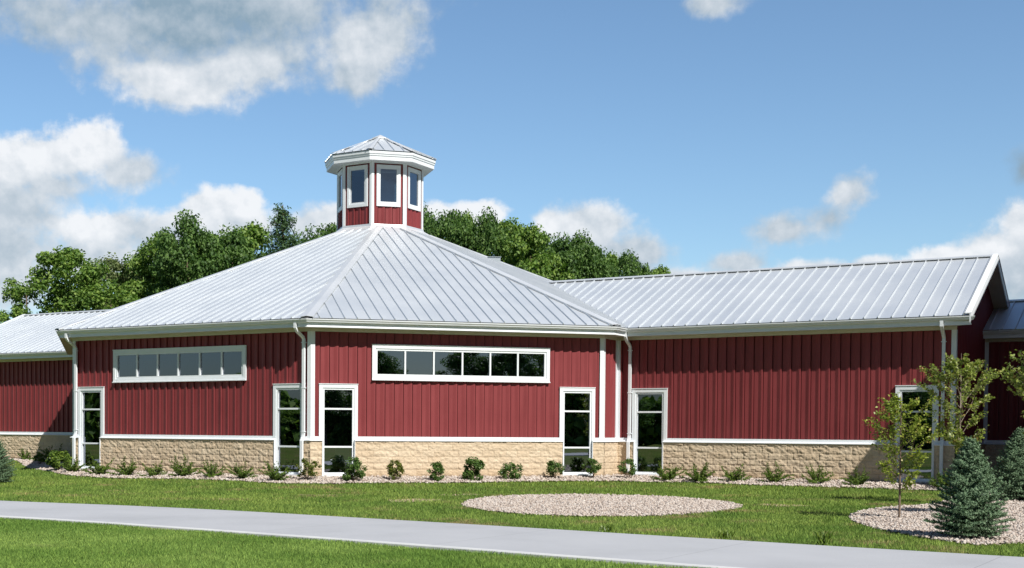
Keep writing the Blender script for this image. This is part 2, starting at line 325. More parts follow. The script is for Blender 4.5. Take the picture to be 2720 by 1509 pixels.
# ------------------------------------------------------------------ walls
ZS, ZW, ZT = 1.157, 1.295, 4.765
PROF = [(0, -.085), (.026, -.085), (.0261, -.034), (.148, -.034), (.166, -.030), (.254, -.002), (.264, 0.), (.3048, 0.)]
def siding(mb, F, z0, z1, holes, u0=0., u1=None, topfn=None, off=0.):
    u1 = F.L if u1 is None else u1
    pts = []; k = 0; p = .3048
    while u0 + k * p < u1 + p:
        pts += [(u0 + off + k * p - p * .5 + a, n) for a, n in PROF]; k += 1
    cuts = sorted({u0, u1} | {h[i] for h in holes for i in (0, 1)})
    segs = []
    for (a, na), (b, nb) in zip(pts[:-1], pts[1:]):
        if b <= a + 1e-9: segs.append((a, na, b, nb)); continue
        cs = [a] + [c for c in cuts if a < c < b] + [b]
        for c0, c1 in zip(cs[:-1], cs[1:]):
            f = lambda c: na + (nb - na) * (c - a) / (b - a)
            segs.append((c0, f(c0), c1, f(c1)))
    for a, na, b, nb in segs:
        m = (a + b) / 2
        if a < u0 - 1e-6 or b > u1 + 1e-6: continue
        iv = [(z0, None)]
        hs = sorted([(h[2], h[3]) for h in holes if h[0] < m < h[1]])
        z = z0
        for h0, h1 in hs:
            if h0 > z: mb.poly([F(a, na, z), F(b, nb, z), F(b, nb, h0), F(a, na, h0)])
            z = max(z, h1)
        ta = topfn(a) if topfn else z1; tb = topfn(b) if topfn else z1
        if min(ta, tb) > z: mb.poly([F(a, na, z), F(b, nb, z), F(b, nb, tb), F(a, na, ta)])
def vnoise(x, y, seed):
    xi = np.floor(x).astype(np.int64); yi = np.floor(y).astype(np.int64); fx = x - xi; fy = y - yi
    fx = fx * fx * (3 - 2 * fx); fy = fy * fy * (3 - 2 * fy)
    def h(a, b): q = (a * 374761393 + b * 668265263 + seed * 974634777) & 0x7fffffff; q = ((q ^ (q >> 13)) * 1274126177) & 0x7fffffff; return ((q ^ (q >> 16)) & 0xffff) / 65535.
    return (h(xi, yi) * (1 - fx) + h(xi + 1, yi) * fx) * (1 - fy) + (h(xi, yi + 1) * (1 - fx) + h(xi + 1, yi + 1) * fx) * fy
def stone_base(name, F, spans, parent, seed, zb=-.25, depth=.10, step=.022):
    VV = []; FF = []; J = []; TN = []; base = 0
    for a, b in spans:
        nu = max(2, int((b - a) / step)); nz = int((ZS - zb) / step)
        u, z = np.meshgrid(np.linspace(a, b, nu + 1), np.linspace(zb, ZS, nz + 1), indexing='ij')
        zz = z - ZS + 0.102; row = np.floor(-zz / .2032 + 1).astype(int); fz = (-zz / .2032) % 1
        uu = u / .4064 + (row % 2) * .5; cu = np.floor(uu).astype(int); fu = uu % 1
        ez = np.minimum(fz, 1 - fz) * .2032; eu = np.minimum(fu, 1 - fu) * .4064; e = np.minimum(ez, eu)
        j = np.clip(1 - e / .011, 0, 1)
        h = vnoise(u * 8 + z * 3, z * 12, seed) * .42 + vnoise(u * 17 + z * 6, z * 21, seed + 1) * .38 + vnoise(u * 40, z * 42, seed + 2) * .24
        tilt = (vnoise(cu * 7.3 + .5, row * 3.1 + .5, seed + 5) - .5) * (fu - .5) * .03 + (vnoise(cu * 3.3, row * 5.1, seed + 6) - .5) * (fz - .5) * .026
        face = np.clip(e / .022, 0, 1) ** .6
        n = depth - .040 + face * .5 * .006 + h * .052 * (.45 + .55 * face) + tilt * face - j * .007
        n[:, 0] = n[:, 1]
        P = F.P0[None, None, :] + u[..., None] * F.U + n[..., None] * F.Nn
        VV.append(np.concatenate([P.reshape(-1, 2), z.reshape(-1, 1)], 1)); J.append(j.ravel())
        TN.append((vnoise(cu * 1.7 + 9.5, row * 2.3 + 4.5, seed + 9) * .5 + .5 * np.clip((ZS - .75 - z) / .5, 0, 1)).ravel())
        idx = base + np.arange((nu + 1) * (nz + 1)).reshape(nu + 1, nz + 1)
        FF.append(np.stack([idx[:-1, :-1], idx[1:, :-1], idx[1:, 1:], idx[:-1, 1:]], -1).reshape(-1, 4)); base += (nu + 1) * (nz + 1)
    me = fast_mesh(name, np.concatenate(VV), np.concatenate(FF), M['stone'], attrs={'joint': np.concatenate(J), 'tone': np.concatenate(TN)})
    return link_mesh(name, me, parent)
def tall_window(F, a, b, parent, glass='glass'):
    m = MB()
    box(m, F, a, a + .115, -.02, .035, ZS + .002, 2.978); box(m, F, b - .115, b, -.02, .035, ZS + .002, 2.978)     # casing
    box(m, F, a + .115, b - .115, -.02, .035, 2.862, 2.978)
    box(m, F, a - .012, b + .012, -.02, .052, 2.978, 3.0)
    g0, g1 = a + .178, b - .178
    box(m, F, a + .115, g0, -.07, .012, .02, 2.862); box(m, F, g1, b - .115, -.07, .012, .02, 2.862)
    box(m, F, g0, g1, -.07, .012, 2.80, 2.862)
    for z in (2.19, .97): box(m, F, g0, g1, -.07, .006, z - .028, z + .028)
    box(m, F, g0, g1, -.07, .012, .08, .145)
    box(m, F, a + .09, b - .09, -.10, .135, -.03, .079)                                                        # sill block
    box(m, F, a + .095, a + .114, .013, .112, .08, ZS); box(m, F, b - .114, b - .095, .013, .112, .08, ZS)         # jamb flashing in the stone
    w = obj('window', m, M['white'], parent)
    rt_ = MB(); box(rt_, F, g0 - .05, g0 - .02, -.42, -.072, .05, 2.86); box(rt_, F, g1 + .02, g1 + .05, -.42, -.072, .05, 2.86); obj('interior_return', rt_, M['white'], w)
    g = MB()
    for z0, z1 in ((.145, .942), (.998, 2.162), (2.218, 2.80)):
        g.poly([F(g0, -.045, z0), F(g1, -.045, z0), F(g1, -.045, z1), F(g0, -.045, z1)])
        obj('glass_pane', g, M[glass], w, False); g = MB()
    return w
def ribbon_window(F, a, b, mull, parent):
    m = MB(); z0, z1 = 3.128, 4.268
    g0, g1, h0, h1 = a + .175, b - .185, 3.33, 4.088
    box(m, F, a, a + .11, -.02, .035, z0, z1); box(m, F, b - .11, b, -.02, .035, z0, z1)
    box(m, F, a + .11, b - .11, -.02, .035, z1 - .115, z1); box(m, F, a + .11, b - .11, -.02, .035, z0, z0 + .12)
    box(m, F, a - .01, b + .01, -.02, .055, z1, z1 + .02)
    box(m, F, a - .01, b + .01, .036, .075, z0 - .004, z0 + .03)
    box(m, F, a + .11, g0, -.07, .012, z0 + .12, z1 - .115); box(m, F, g1, b - .11, -.07, .012, z0 + .12, z1 - .115)
    box(m, F, g0, g1, -.07, .012, h1, z1 - .115); box(m, F, g0, g1, -.07, .012, z0 + .12, h0)
    e = [g0] + mull + [g1]
    for x in mull: box(m, F, x - .027, x + .027, -.07, .006, h0, h1)
    w = obj('window', m, M['white'], parent)
    for x0, x1 in zip(e[:-1], e[1:]):
        g = MB(); g.poly([F(x0, -.045, h0), F(x1, -.045, h0), F(x1, -.045, h1), F(x0, -.045, h1)]); obj('glass_pane', g, M['glass'], w, False)
    return w
def corner_trim(F, u0, u1, parent, z1=4.66, z0=ZW):
    m = MB(); box(m, F, u0, u1, -.01, .026, z0, z1); return obj('corner_trim', m, M['white'], parent)
def wall_unit(F, parent, talls=(), ribbon=None, seed=1, k0=T8, k1=T8, t0=True, t1=True, off=0., detail=True, topfn=None, ztop=ZT - .1):
    """one facade: siding, stone base, sill, windows, frieze and corner boards"""
    holes = [(a + .10, b - .10, 0, 2.87) for a, b in talls]
    if ribbon: holes.append((ribbon[0] + .1, ribbon[1] - .1, 3.24, 4.16))
    m = MB(); siding(m, F, ZW, ztop, holes, topfn=topfn, off=off); w = obj('wall', m, M['red'], parent, False)
    sp = []; u = -.03 if k0 > 0 else 0.; end = F.L + (.03 if k1 > 0 else 0.)
    for a, b in sorted(talls): sp.append((u, a + .112)); u = b - .112
    sp.append((u, end))
    if detail: stone_base('stone_base', F, sp, parent, seed)
    else:
        m = MB()
        for a, b in sp: box(m, F, a, b, 0, .08, -.25, ZS)
        obj('stone_base', m, M['stone'], parent)
    m = MB(); n = len(sp)
    for i, (a, b) in enumerate(sp):
        a2 = 0. if i == 0 else a + .0; b2 = F.L if i == n - 1 else b
        sweep(m, [(0.004, ZS), (.118, ZS), (.124, ZS + .012), (.122, ZS + .030), (.030, ZS + .062), (.028, ZW + .01), (.004, ZW + .01)], F, k0 if i == 0 else 0, k1 if i == n - 1 else 0, a2, b2)
    obj('sill_trim', m, M['white'], parent)
    if not topfn:
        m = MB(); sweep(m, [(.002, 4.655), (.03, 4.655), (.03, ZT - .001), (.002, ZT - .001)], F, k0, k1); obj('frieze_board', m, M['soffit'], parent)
    if t0: corner_trim(F, 0 if k0 <= 0 else -.010, .125, parent)
    if t1: corner_trim(F, F.L - .125, F.L + (.010 if k1 > 0 else 0), parent)
    for a, b in talls: tall_window(F, a, b, parent)
    if ribbon: ribbon_window(F, *ribbon, parent)
    return w
def eaves(F, parent, k0, k1, u0=0., u1=None, ov=0.475, dz=0.):
    sweep = lambda m, p, *a: sweep_(m, [(n, z + dz) for n, z in p], *a)
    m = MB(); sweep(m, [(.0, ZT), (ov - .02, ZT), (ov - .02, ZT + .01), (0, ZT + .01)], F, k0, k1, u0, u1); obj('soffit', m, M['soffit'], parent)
    m = MB(); sweep(m, [(ov - .02, ZT - .004), (ov + .016, ZT - .012), (ov + .016, ZT + .012), (ov, ZT + .03), (ov, ZT + .255), (ov - .02, ZT + .255)], F, k0, k1, u0, u1); obj('fascia', m, M['white'], parent)
    m = MB(); o = ov + .001
    sweep(m, [(o, 4.888), (o + .062, 4.888), (o + .088, 4.912), (o + .096, 4.945), (o + .118, 4.968), (o + .124, 4.985), (o + .124, 5.010), (o + .108, 5.010), (o + .106, 4.99), (o + .085, 4.972), (o + .078, 4.93), (o + .05, 4.902), (o + .01, 4.902), (o, 4.902)], F, k0, k1, u0, u1)
    obj('gutter', m, M['gutter'], parent)
def downspout(F, u, parent, zb=.12, ov=.475, straight=False):
    m = MB(); wd = .048; t = .034
    pl = [(ov + .055, 4.90), (ov + .055, 4.74), (ov - .03, 4.64), (.13, 4.47), (.075, 4.40), (.075, 1.36), (.10, 1.27), (.165, 1.16), (.168, zb + .08), (.26, zb)]
    if straight: pl[2] = (ov - .06, 4.66); pl[3] = (.16, 4.50)
    d = [np.array(p) for p in pl]; L_ = []; R__ = []
    for i, p in enumerate(d):
        a = d[max(i - 1, 0)]; b = d[min(i + 1, len(d) - 1)]; q = (b - a) / np.hypot(*(b - a)); nn = np.array([-q[1], q[0]])
        L_.append(p + nn * t); R__.append(p - nn * t)
    for i in range(len(d) - 1):
        quad = [L_[i], L_[i + 1], R__[i + 1], R__[i]]
        m.prism([F(u - wd, p[0], p[1]) for p in quad], [F(u + wd, p[0], p[1]) for p in quad])
    ds = obj('downspout', m, M['white'], parent)
    for z in (4.3, 2.85, 1.45):
        m = MB(); box(m, F, u - wd - .025, u + wd + .025, .03, .115, z - .012, z + .012); obj('strap', m, M['white'], ds)
    return ds

# ------------------------------------------------------------------ roofs
SL = .4167; Z0 = 5.035; OV = .575; RIB = .4064
def roof_z(n_dist, D): return Z0 + SL * (D + OV - n_dist)
class RP:
    """roof plane over a facade: p = P0 + U u - N r, z rises with r from the eave line (wall line + OV)"""
    def __init__(s, F, sl=SL, z0=Z0): s.F = F; s.sl = sl; s.z0 = z0
    def __call__(s, u, r, h=0.):
        q = math.hypot(1, s.sl); p = s.F.P0 + s.F.U * u + s.F.Nn * (OV - r + h * s.sl / q); return (p[0], p[1], s.z0 + s.sl * r + h / q)
def rib(mb, R, u, r0, r1, w=.019, t=.008, h=.050):
    a = [R(u - w, r0, .0), R(u - t, r0, h), R(u + t, r0, h), R(u + w, r0, .0)]
    b = [R(u - w, r1, .0), R(u - t, r1, h), R(u + t, r1, h), R(u + w, r1, .0)]
    mb.prism(a, b)
def roof_facet(R, poly, ribs, parent, name='roof'):
    m = MB(); m.poly([R(u, r) for u, r in poly])
    for u, r0, r1 in ribs: rib(m, R, u, r0, r1)
    return obj(name, m, M['roof'], parent, False)
def cap_band(name, P, Q, n1, n2, w, parent, h=.054, mat='cap', t=.012, lip=.04):
    """folded flashing along a hip or ridge from P to Q; n1, n2 = downhill unit vectors (3D) of the two sides"""
    P = Vector(P); Q = Vector(Q); m = MB()
    for nn in (Vector(n1), Vector(n2)):
        up_ = Vector((0, 0, h))
        m.prism([P + up_, P + up_ + nn * w, Q + up_ + nn * w, Q + up_], [P + up_ + Vector((0, 0, t)), P + up_ + nn * w + Vector((0, 0, t)), Q + up_ + nn * w + Vector((0, 0, t)), Q + up_ + Vector((0, 0, t))])
        m.prism([P + up_ + nn * w, P + up_ + nn * (w + .004), Q + up_ + nn * (w + .004), Q + up_ + nn * w], [P + up_ + nn * w - Vector((0, 0, lip)), P + up_ + nn * (w + .004) - Vector((0, 0, lip)), Q + up_ + nn * (w + .004) - Vector((0, 0, lip)), Q + up_ + nn * w - Vector((0, 0, lip))])
    return obj(name, m, M[mat], parent)
def hip_dir(R, k):   # direction across the hip, lying in the roof plane of R, perpendicular to the hip line (k=+1 right end, -1 left end)
    hip = Vector(R(0, 1)) - Vector(R(0, 0)) + Vector(R(-k * T8, 0)) - Vector(R(0, 0)); hip.normalize()
    U3 = Vector((R.F.U[0], R.F.U[1], 0)) * (-k); d = U3 - hip * U3.dot(hip); return d.normalized()

def octagon_roof(corners, parent, rtop, skip=(), capw=.20):
    """corners in left-to-right facade order (seen from outside, anticlockwise from above)"""
    n = len(corners)
    for i in range(n):
        F = FR(corners[i], corners[(i + 1) % n]); R = RP(F)
        ka = OV * T8; L = F.L; uL, uR = -ka, L + ka; D = None
        # distance of the top edge: rtop measured from centre
        Dc = float(np.dot(F.P0 - CTR if parent.get('ctr') is None else F.P0 - V2(*parent['ctr']), F.Nn)); rmax = Dc + OV - rtop
        poly = [(uL, 0), (uR, 0), (uR - T8 * rmax, rmax), (uL + T8 * rmax, rmax)]
        ribs = []; c = L / 2; k = -40
        off = .18
        while k <= 40:
            u = c + off * RIB + k * RIB; k += 1
            if u <= uL + .12 or u >= uR - .12: continue
            r1 = min((u - uL) / T8, (uR - u) / T8) - .10; r1 = min(r1, rmax)
            if r1 > .15: ribs.append((u, .0, r1))
        roof_facet(R, poly, ribs, parent)
        # hip at the left end of this facet
        Fp = FR(corners[i - 1], corners[i]); Rp = RP(Fp)
        P = R(uL, 0); Q = R(uL + T8 * rmax, rmax)
        cap_band('hip_cap', P, Q, hip_dir(R, -1), hip_dir(Rp, 1), capw, parent)
        # drip edge
    return

# ------------------------------------------------------------------ the octagonal hall
hall = thing('octagonal_hall', 'large red eight-sided hall with metal roof and ribbon windows in the middle', 'building', (0, 12.9, 0))
OC = [HA, AB, BC, CD, DE, EF, FG, GH]          # anticlockwise from above = left to right from outside
FA = FR(HA, AB); FB = FR(AB, BC); FC = FR(BC, CD); 
la = FA.L
wall_unit(FA, hall, talls=[(.275, 1.53), (la - 1.49, la - .235)], ribbon=(2.0, 7.975, [3.10, 4.06, 5.0, 5.96, 6.92]), seed=3, off=.06)
wall_unit(FB, hall, talls=[(.262, 1.525), (8.405, 9.665)], ribbon=(1.99, 8.04, [3.09, 4.05, 5.02, 5.975, 6.93]), seed=11, off=.13)
# the short length of the next side up to the wing
Fc1 = FR(BC, CC); wall_unit(Fc1, hall, seed=21, k1=-1., t1=True, off=.1)
for a, b in ((CD, DE), (DE, EF), (EF, FG), (GH, HA)): wall_unit(FR(a, b), hall, seed=5, detail=False)
Fc2 = FR(CC + V2(K, K) * 0.01 - nA * 0, CD); m = MB(); siding(m, Fc2, -.2, ZT, []); obj('wall', m, M['red'], hall, False)
m = MB(); siding(m, FR(FG, GH), -.2, ZT, []); obj('wall', m, M['red'], hall, False)
eaves(FA, hall, T8, T8); eaves(FB, hall, T8, T8); eaves(Fc1, hall, T8, -1.)
for a, b in ((CD, DE), (DE, EF), (EF, FG), (GH, HA)): eaves(FR(a, b), hall, T8, T8)
downspout(FA, .20, hall); downspout(FA, la - .235, hall)
octagon_roof(OC, hall, 1.95)
m = MB()
for Rv in [(1.30, 1.30)]:
    F = FR(CD, DE)
# small galvanised vent on the far slope
rv = thing('roof_vent', 'small galvanised vent box on the far slope of the octagonal roof', 'vent', (4.35, 10.75, 8.6))
m = MB(); F0 = FR((4.10, 10.46), (4.58, 10.36))
box(m, F0, 0, F0.L, -.4, 0, 8.3, 8.70); obj('vent_body', m, M['vent'], rv)
m = MB(); box(m, F0, -.03, F0.L + .03, -.43, .03, 8.70, 8.72); obj('vent_lid', m, M['vent'], rv)
# interior: floor slab, ceiling and a dark core so that the glass looks into rooms
def inset(P, d, c):
    return [c + (p - c) * (1 - d) for p in P]
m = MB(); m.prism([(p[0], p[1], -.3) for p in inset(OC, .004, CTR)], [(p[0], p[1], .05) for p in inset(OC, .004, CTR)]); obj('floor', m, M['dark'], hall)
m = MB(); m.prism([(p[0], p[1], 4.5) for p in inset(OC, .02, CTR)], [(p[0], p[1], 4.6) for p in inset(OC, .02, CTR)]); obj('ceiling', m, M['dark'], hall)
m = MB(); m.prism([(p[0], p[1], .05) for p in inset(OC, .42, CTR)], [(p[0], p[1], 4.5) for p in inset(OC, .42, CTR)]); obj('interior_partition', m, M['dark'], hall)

# ------------------------------------------------------------------ cupola (part of the hall)
def ring(ap, z):
    R_c = ap / math.cos(math.pi / 8); return [(CTR[0] + R_c * math.cos(math.radians(a)), CTR[1] + R_c * math.sin(math.radians(a)), z) for a in range(202, 562, 45) for a in [a + .5]]
cup_ap = 1.70
cr = [V2(p[0], p[1]) for p in ring(cup_ap, 0)]
CZ0, CZ1 = 9.98, 12.52
m = MB()
for i in range(8):
    F = FR(cr[i], cr[(i + 1) % 8]); siding(m, F, CZ0 - .6, CZ1, [(F.L / 2 - .42, F.L / 2 + .42, 10.80, 12.33)], off=.10)
cup = obj('cupola', m, M['red'], hall, False)
for i in range(8):
    F = FR(cr[i], cr[(i + 1) % 8]); a, b = F.L / 2 - .505, F.L / 2 + .505; z0, z1 = 10.715, 12.41
    m = MB()
    box(m, F, a, a + .1, -.02, .03, z0, z1); box(m, F, b - .1, b, -.02, .03, z0, z1); box(m, F, a + .1, b - .1, -.02, .03, z1 - .1, z1); box(m, F, a + .1, b - .1, -.02, .03, z0, z0 + .12)
    box(m, F, a + .1, a + .165, -.06, .008, z0 + .12, z1 - .1); box(m, F, b - .165, b - .1, -.06, .008, z0 + .12, z1 - .1)
    box(m, F, a + .165, b - .165, -.06, .008, z1 - .165, z1 - .1); box(m, F, a + .165, b - .165, -.06, .008, z0 + .12, z0 + .19)
    obj('cupola_window', m, M['white'], cup)
    g = MB(); g.poly([F(a + .165, -.035, z0 + .19), F(b - .165, -.035, z0 + .19), F(b - .165, -.035, z1 - .165), F(a + .165, -.035, z1 - .165)]); obj('window_glass', g, M['glass'], cup, False)
    m = MB(); box(m, F, -.012, .095, -.02, .024, CZ0 - .5, CZ1); box(m, F, F.L - .095, F.L + .012, -.02, .0245, CZ0 - .5, CZ1); obj('corner_board', m, M['white'], cup)
    # flared base flashing, soffit, fascia
m = MB()
for i in range(8):
    F = FR(cr[i], cr[(i + 1) % 8])
    sweep(m, [(.0, CZ0), (.035, CZ0), (.06, CZ0 - .09), (.34, CZ0 - .26), (.36, CZ0 - .31), (0., CZ0 - .31)], F, T8, T8)
obj('base_flashing', m, M['cap'], cup)
m = MB()
for i in range(8):
    F = FR(cr[i], cr[(i + 1) % 8]); sweep(m, [(0, CZ1), (.42, CZ1), (.42, CZ1 + .01), (0, CZ1 + .01)], F, T8, T8)
    sweep(m, [(0.02, CZ1 - .05), (.03, CZ1 - .05), (.03, CZ1 - .001), (.02, CZ1 - .001)], F, T8, T8)
obj('cupola_soffit', m, M['white'], cup)
m = MB()
for i in range(8):
    F = FR(cr[i], cr[(i + 1) % 8])
    sweep(m, [(.42, CZ1 - .01), (.445, CZ1 - .01), (.445, CZ1 + .15), (.47, CZ1 + .16), (.475, CZ1 + .22), (.50, CZ1 + .24), (.50, CZ1 + .35), (.42, CZ1 + .35)], F, T8, T8)
obj('cupola_fascia', m, M['white'], cup)
m = MB(); ct = MB()
er = [V2(p[0], p[1]) for p in ring(cup_ap + .53, 0)]; csl = .465
for i in range(8):
    F = FR(er[i], er[(i + 1) % 8]); R = RP(F, csl, CZ1 + .37); ap = cup_ap + .53 + OV
    R2 = lambda u, r, h=0., R=R: R(u, r + OV, h)
    zoff = csl * OV
    def RR(u, r, h=0.): p = R2(u, r, h); return (p[0], p[1], p[2] - zoff)
    L = F.L; rm = cup_ap + .53
    m.poly([RR(0, 0), RR(L, 0), RR(L - T8 * rm, rm), RR(T8 * rm, rm)])
    for u in (L / 2 - .30, L / 2 + .12, L / 2 + .53, L / 2 - .71):
        r1 = min(u / T8, (L - u) / T8, rm) - .12
        if r1 > .1:
            a = [RR(u - .026, 0), RR(u - .012, 0, .05), RR(u + .012, 0, .05), RR(u + .026, 0)]; b = [RR(u - .026, r1), RR(u - .012, r1, .05), RR(u + .012, r1, .05), RR(u + .026, r1)]; m.prism(a, b)
    P, Q = Vector(RR(0, 0)), Vector(RR(T8 * (rm - .02), rm - .02))
    hip = (Q - P).normalized()
    for Fx, sg in ((F, 1), (FR(er[i - 1], er[i]), -1)):
        U3 = Vector((Fx.U[0], Fx.U[1], 0)) * sg; dn = (U3 - hip * U3.dot(hip)).normalized() * .13
        dn.z -= .0
        ct.prism([P + Vector((0, 0, .052)), P + dn + Vector((0, 0, .052)), Q + dn * .4 + Vector((0, 0, .052)), Q + Vector((0, 0, .052))], [P + Vector((0, 0, .064)), P + dn + Vector((0, 0, .064)), Q + dn * .4 + Vector((0, 0, .064)), Q + Vector((0, 0, .064))])
obj('cupola_roof', m, M['roof'], cup, False); obj('cupola_hip_cap', ct, M['cap'], cup)
m = MB(); zt = CZ1 + .37 + csl * (cup_ap + .53)
rr = ring(.36, zt - .36 * csl + .085)
for i in range(8): m.poly([rr[i], rr[(i + 1) % 8], (CTR[0], CTR[1], zt + .10)])
r0 = ring(.36, zt - .36 * csl + .03)
for i in range(8): m.poly([rr[i], rr[(i + 1) % 8], r0[(i + 1) % 8], r0[i]])
obj('cupola_peak_cap', m, M['cap'], cup)

# ------------------------------------------------------------------ wings
def gabled_wing(root, F, t_wall, ridge_off, width, rake0, rake1, valley, slope=SL, z0=Z0, capgap=.0, left_gable=False):
    """F: front wall line; roof ridge at ridge_off behind it; rake0/rake1 = u range of roof at the eave; valley=(u at ridge for the left or right end)"""
    R = RP(F, slope, z0); rr = ridge_off + OV
    uL_e, uR_e, uL_r, uR_r = rake0[0], rake1[0], rake0[1], rake1[1]
    poly = [(uL_e, 0), (uR_e, 0), (uR_r, rr), (uL_r, rr)]
    ribs = []; k = -80; base = uR_r - .20 if uR_r == uR_e else uL_r + .20
    while k < 80:
        u = base + k * RIB; k += 1
        lo, hi = 0., rr
        if u < min(uL_e, uL_r) + .08 or u > max(uR_e, uR_r) - .08: continue
        if uL_e != uL_r:
            t = (u - uL_e) / (uL_r - uL_e)             # on the valley
            if 0 < t < 1:
                if uL_r < uL_e: lo = rr * t + .09
                else: hi = rr * t - .09
        if uR_e != uR_r:
            t = (u - uR_e) / (uR_r - uR_e)
            if 0 < t < 1:
                if uR_r > uR_e: lo = rr * t + .09
                else: hi = rr * t - .09
        if hi - lo > .15: ribs.append((u, lo, hi))
    roof_facet(R, poly, ribs, root)
    # back slope
    zr = z0 + slope * rr; B = FR(F(1, -2 * ridge_off, 0)[:2], F(0, -2 * ridge_off, 0)[:2])
    bm_ = MB(); Rb = RP(B, slope, z0); f = lambda u: 1 - u
    bm_.poly([Rb(f(uL_r), 0), Rb(f(uR_r), 0), Rb(f(uR_r), rr), Rb(f(uL_r), rr)])
    k = 0
    while k < 80:
        u = uR_r - .2 - k * RIB if uR_r == uR_e else uL_r + .2 + k * RIB; k += 1
        if uL_r + .1 < u < uR_r - .1: rib(bm_, Rb, f(u), 0, rr)
    obj('roof', bm_, M['roof'], root, False)
    d1 = Vector((F.Nn[0], F.Nn[1], -slope)).normalized(); d2 = Vector((-F.Nn[0], -F.Nn[1], -slope)).normalized()
    cap_band('ridge_cap', R(uL_r, rr), R(uR_r, rr), d1, d2, .16, root, h=.057, lip=.012)
    return R, zr

def gable_end(root, F, u_wall, side, ridge_off, rake_u, zr, slope=SL, z0=Z0, seed=31, detail=True, inner=None):
    """gable wall at u_wall of the wing (side=+1 right end, -1 left end) with rake boards out to rake_u"""
    a = V2(*F(u_wall, 0, 0)[:2]); b = V2(*F(u_wall, -2 * ridge_off, 0)[:2])
    G = FR(a, b) if side > 0 else FR(b, a); L = G.L
    top = lambda u: z0 + slope * (OV + min(max(u, 0), max(L - u, 0))) - .06
    wall_unit(G, root, seed=seed, k0=1. if side > 0 else 1., k1=1., topfn=top, detail=detail, t1=False)
    uw, ur = sorted((u_wall, rake_u)); s = side
    e = rake_u
    for sg in (0, 1):
        m = MB(); sf = MB()
        def P(n, z, u): return F(u, (n if sg == 0 else -2 * ridge_off - n), z)
        w0, w1 = e - .035 * s, e
        prof = [(OV + .03, z0 - .225), (OV + .03, z0 + .055), (-ridge_off, z0 + .055 + slope * (ridge_off + OV) + .012), (-ridge_off, z0 - .225 + slope * (ridge_off + OV))]
        m.prism([P(n, z, w0) for n, z in prof], [P(n, z, w1) for n, z in prof])
        prof = [(OV + .03, z0 + .045), (OV + .03, z0 + .072), (-ridge_off, z0 + .072 + slope * (ridge_off + OV) + .012), (-ridge_off, z0 + .045 + slope * (ridge_off + OV))]
        m.prism([P(n, z, e - .16 * s) for n, z in prof], [P(n, z, e + .015 * s) for n, z in prof])
        obj('rake_board', m, M['white'], root)
        prof = [(OV - .1, z0 - .17), (OV - .1, z0 - .15), (-ridge_off, z0 - .15 + slope * (ridge_off + OV - .0)), (-ridge_off, z0 - .17 + slope * (ridge_off + OV))]
        sf.prism([P(n, z, u_wall) for n, z in prof], [P(n, z, w0 - .002 * s) for n, z in prof])
        obj('rake_soffit', sf, M['soffit'], root)

# right wing
rw = thing('gabled_wing', 'long red gabled wing with metal roof running right from the octagonal hall', 'building', (9.7, -3, 0))
FW = FR(CC, WE); lw_ = FW.L
wall_unit(FW, rw, talls=[(.575, 1.825), (9.175, 10.425)], seed=41, k0=-1., k1=1., off=.02)
OVW = .445
eaves(FW, rw, -1., 1., u1=lw_ - .0)
ro = 5.2
# extend eaves to the rake
Fx = FR(V2(*FW(lw_, 0, 0)[:2]), V2(*FW(lw_ + .44, 0, 0)[:2]))
downspout(FW, .50, rw); downspout(FW, lw_ - .33, rw, straight=True)
# valley: from the inside corner of the eaves to where the ridge meets the hall roof
v_e = 0 - (-1.) * OV * (-1.)       # u where wing eave meets hall eave line
dist_ridge = (ro + OV)             # hall roof height equals ridge height this far up its own slope
gabled_wing(rw, FW, lw_, ro, 10.4, (OV, OV - (ro + OV)), (11.36, 11.36), None)
gable_end(rw, FW, lw_, 1, ro, 11.36, None)
m = MB(); vl0 = Vector(RP(FW)(OV, 0)); vl1 = Vector(RP(FW)(OV - (ro + OV), ro + OV))
inner = [FW(.0, -.3, 0), FW(lw_ - .15, -.3, 0), FW(lw_ - .15, -10.2, 0), FW(0, -10.2, 0)]
m = MB(); box(m, FW, -3, lw_ - .05, -10.3, -.08, -.3, .05); obj('floor', m, M['dark'], rw)
m = MB(); box(m, FW, 0, lw_ - .1, -10.3, -.1, 4.5, 4.6); obj('ceiling', m, M['dark'], rw)
m = MB(); box(m, FW, 0, lw_ - .1, -5.2, -5.0, .05, 4.5); obj('interior_partition', m, M['dark'], rw)
m = MB(); siding(m, FR(FW(lw_, -10.4, 0)[:2], FW(0, -10.4, 0)[:2]), -.2, ZT + .1, []); obj('wall', m, M['red'], rw, False)
# rooms seen through the glass
dfm = MB(); box(dfm, FW, 1.15, 1.27, -1.7, -1.6, .05, 2.2); box(dfm, FW, .45, 1.27, -1.7, -1.6, 2.08, 2.2); box(dfm, FW, .45, 1.15, -1.7, -1.6, .05, .42)
dfo = obj('interior_door', dfm, M['doorf']); dfo['label'] = 'pale green door frame standing inside behind the tall window right of the inner corner'; dfo['category'] = 'door frame'

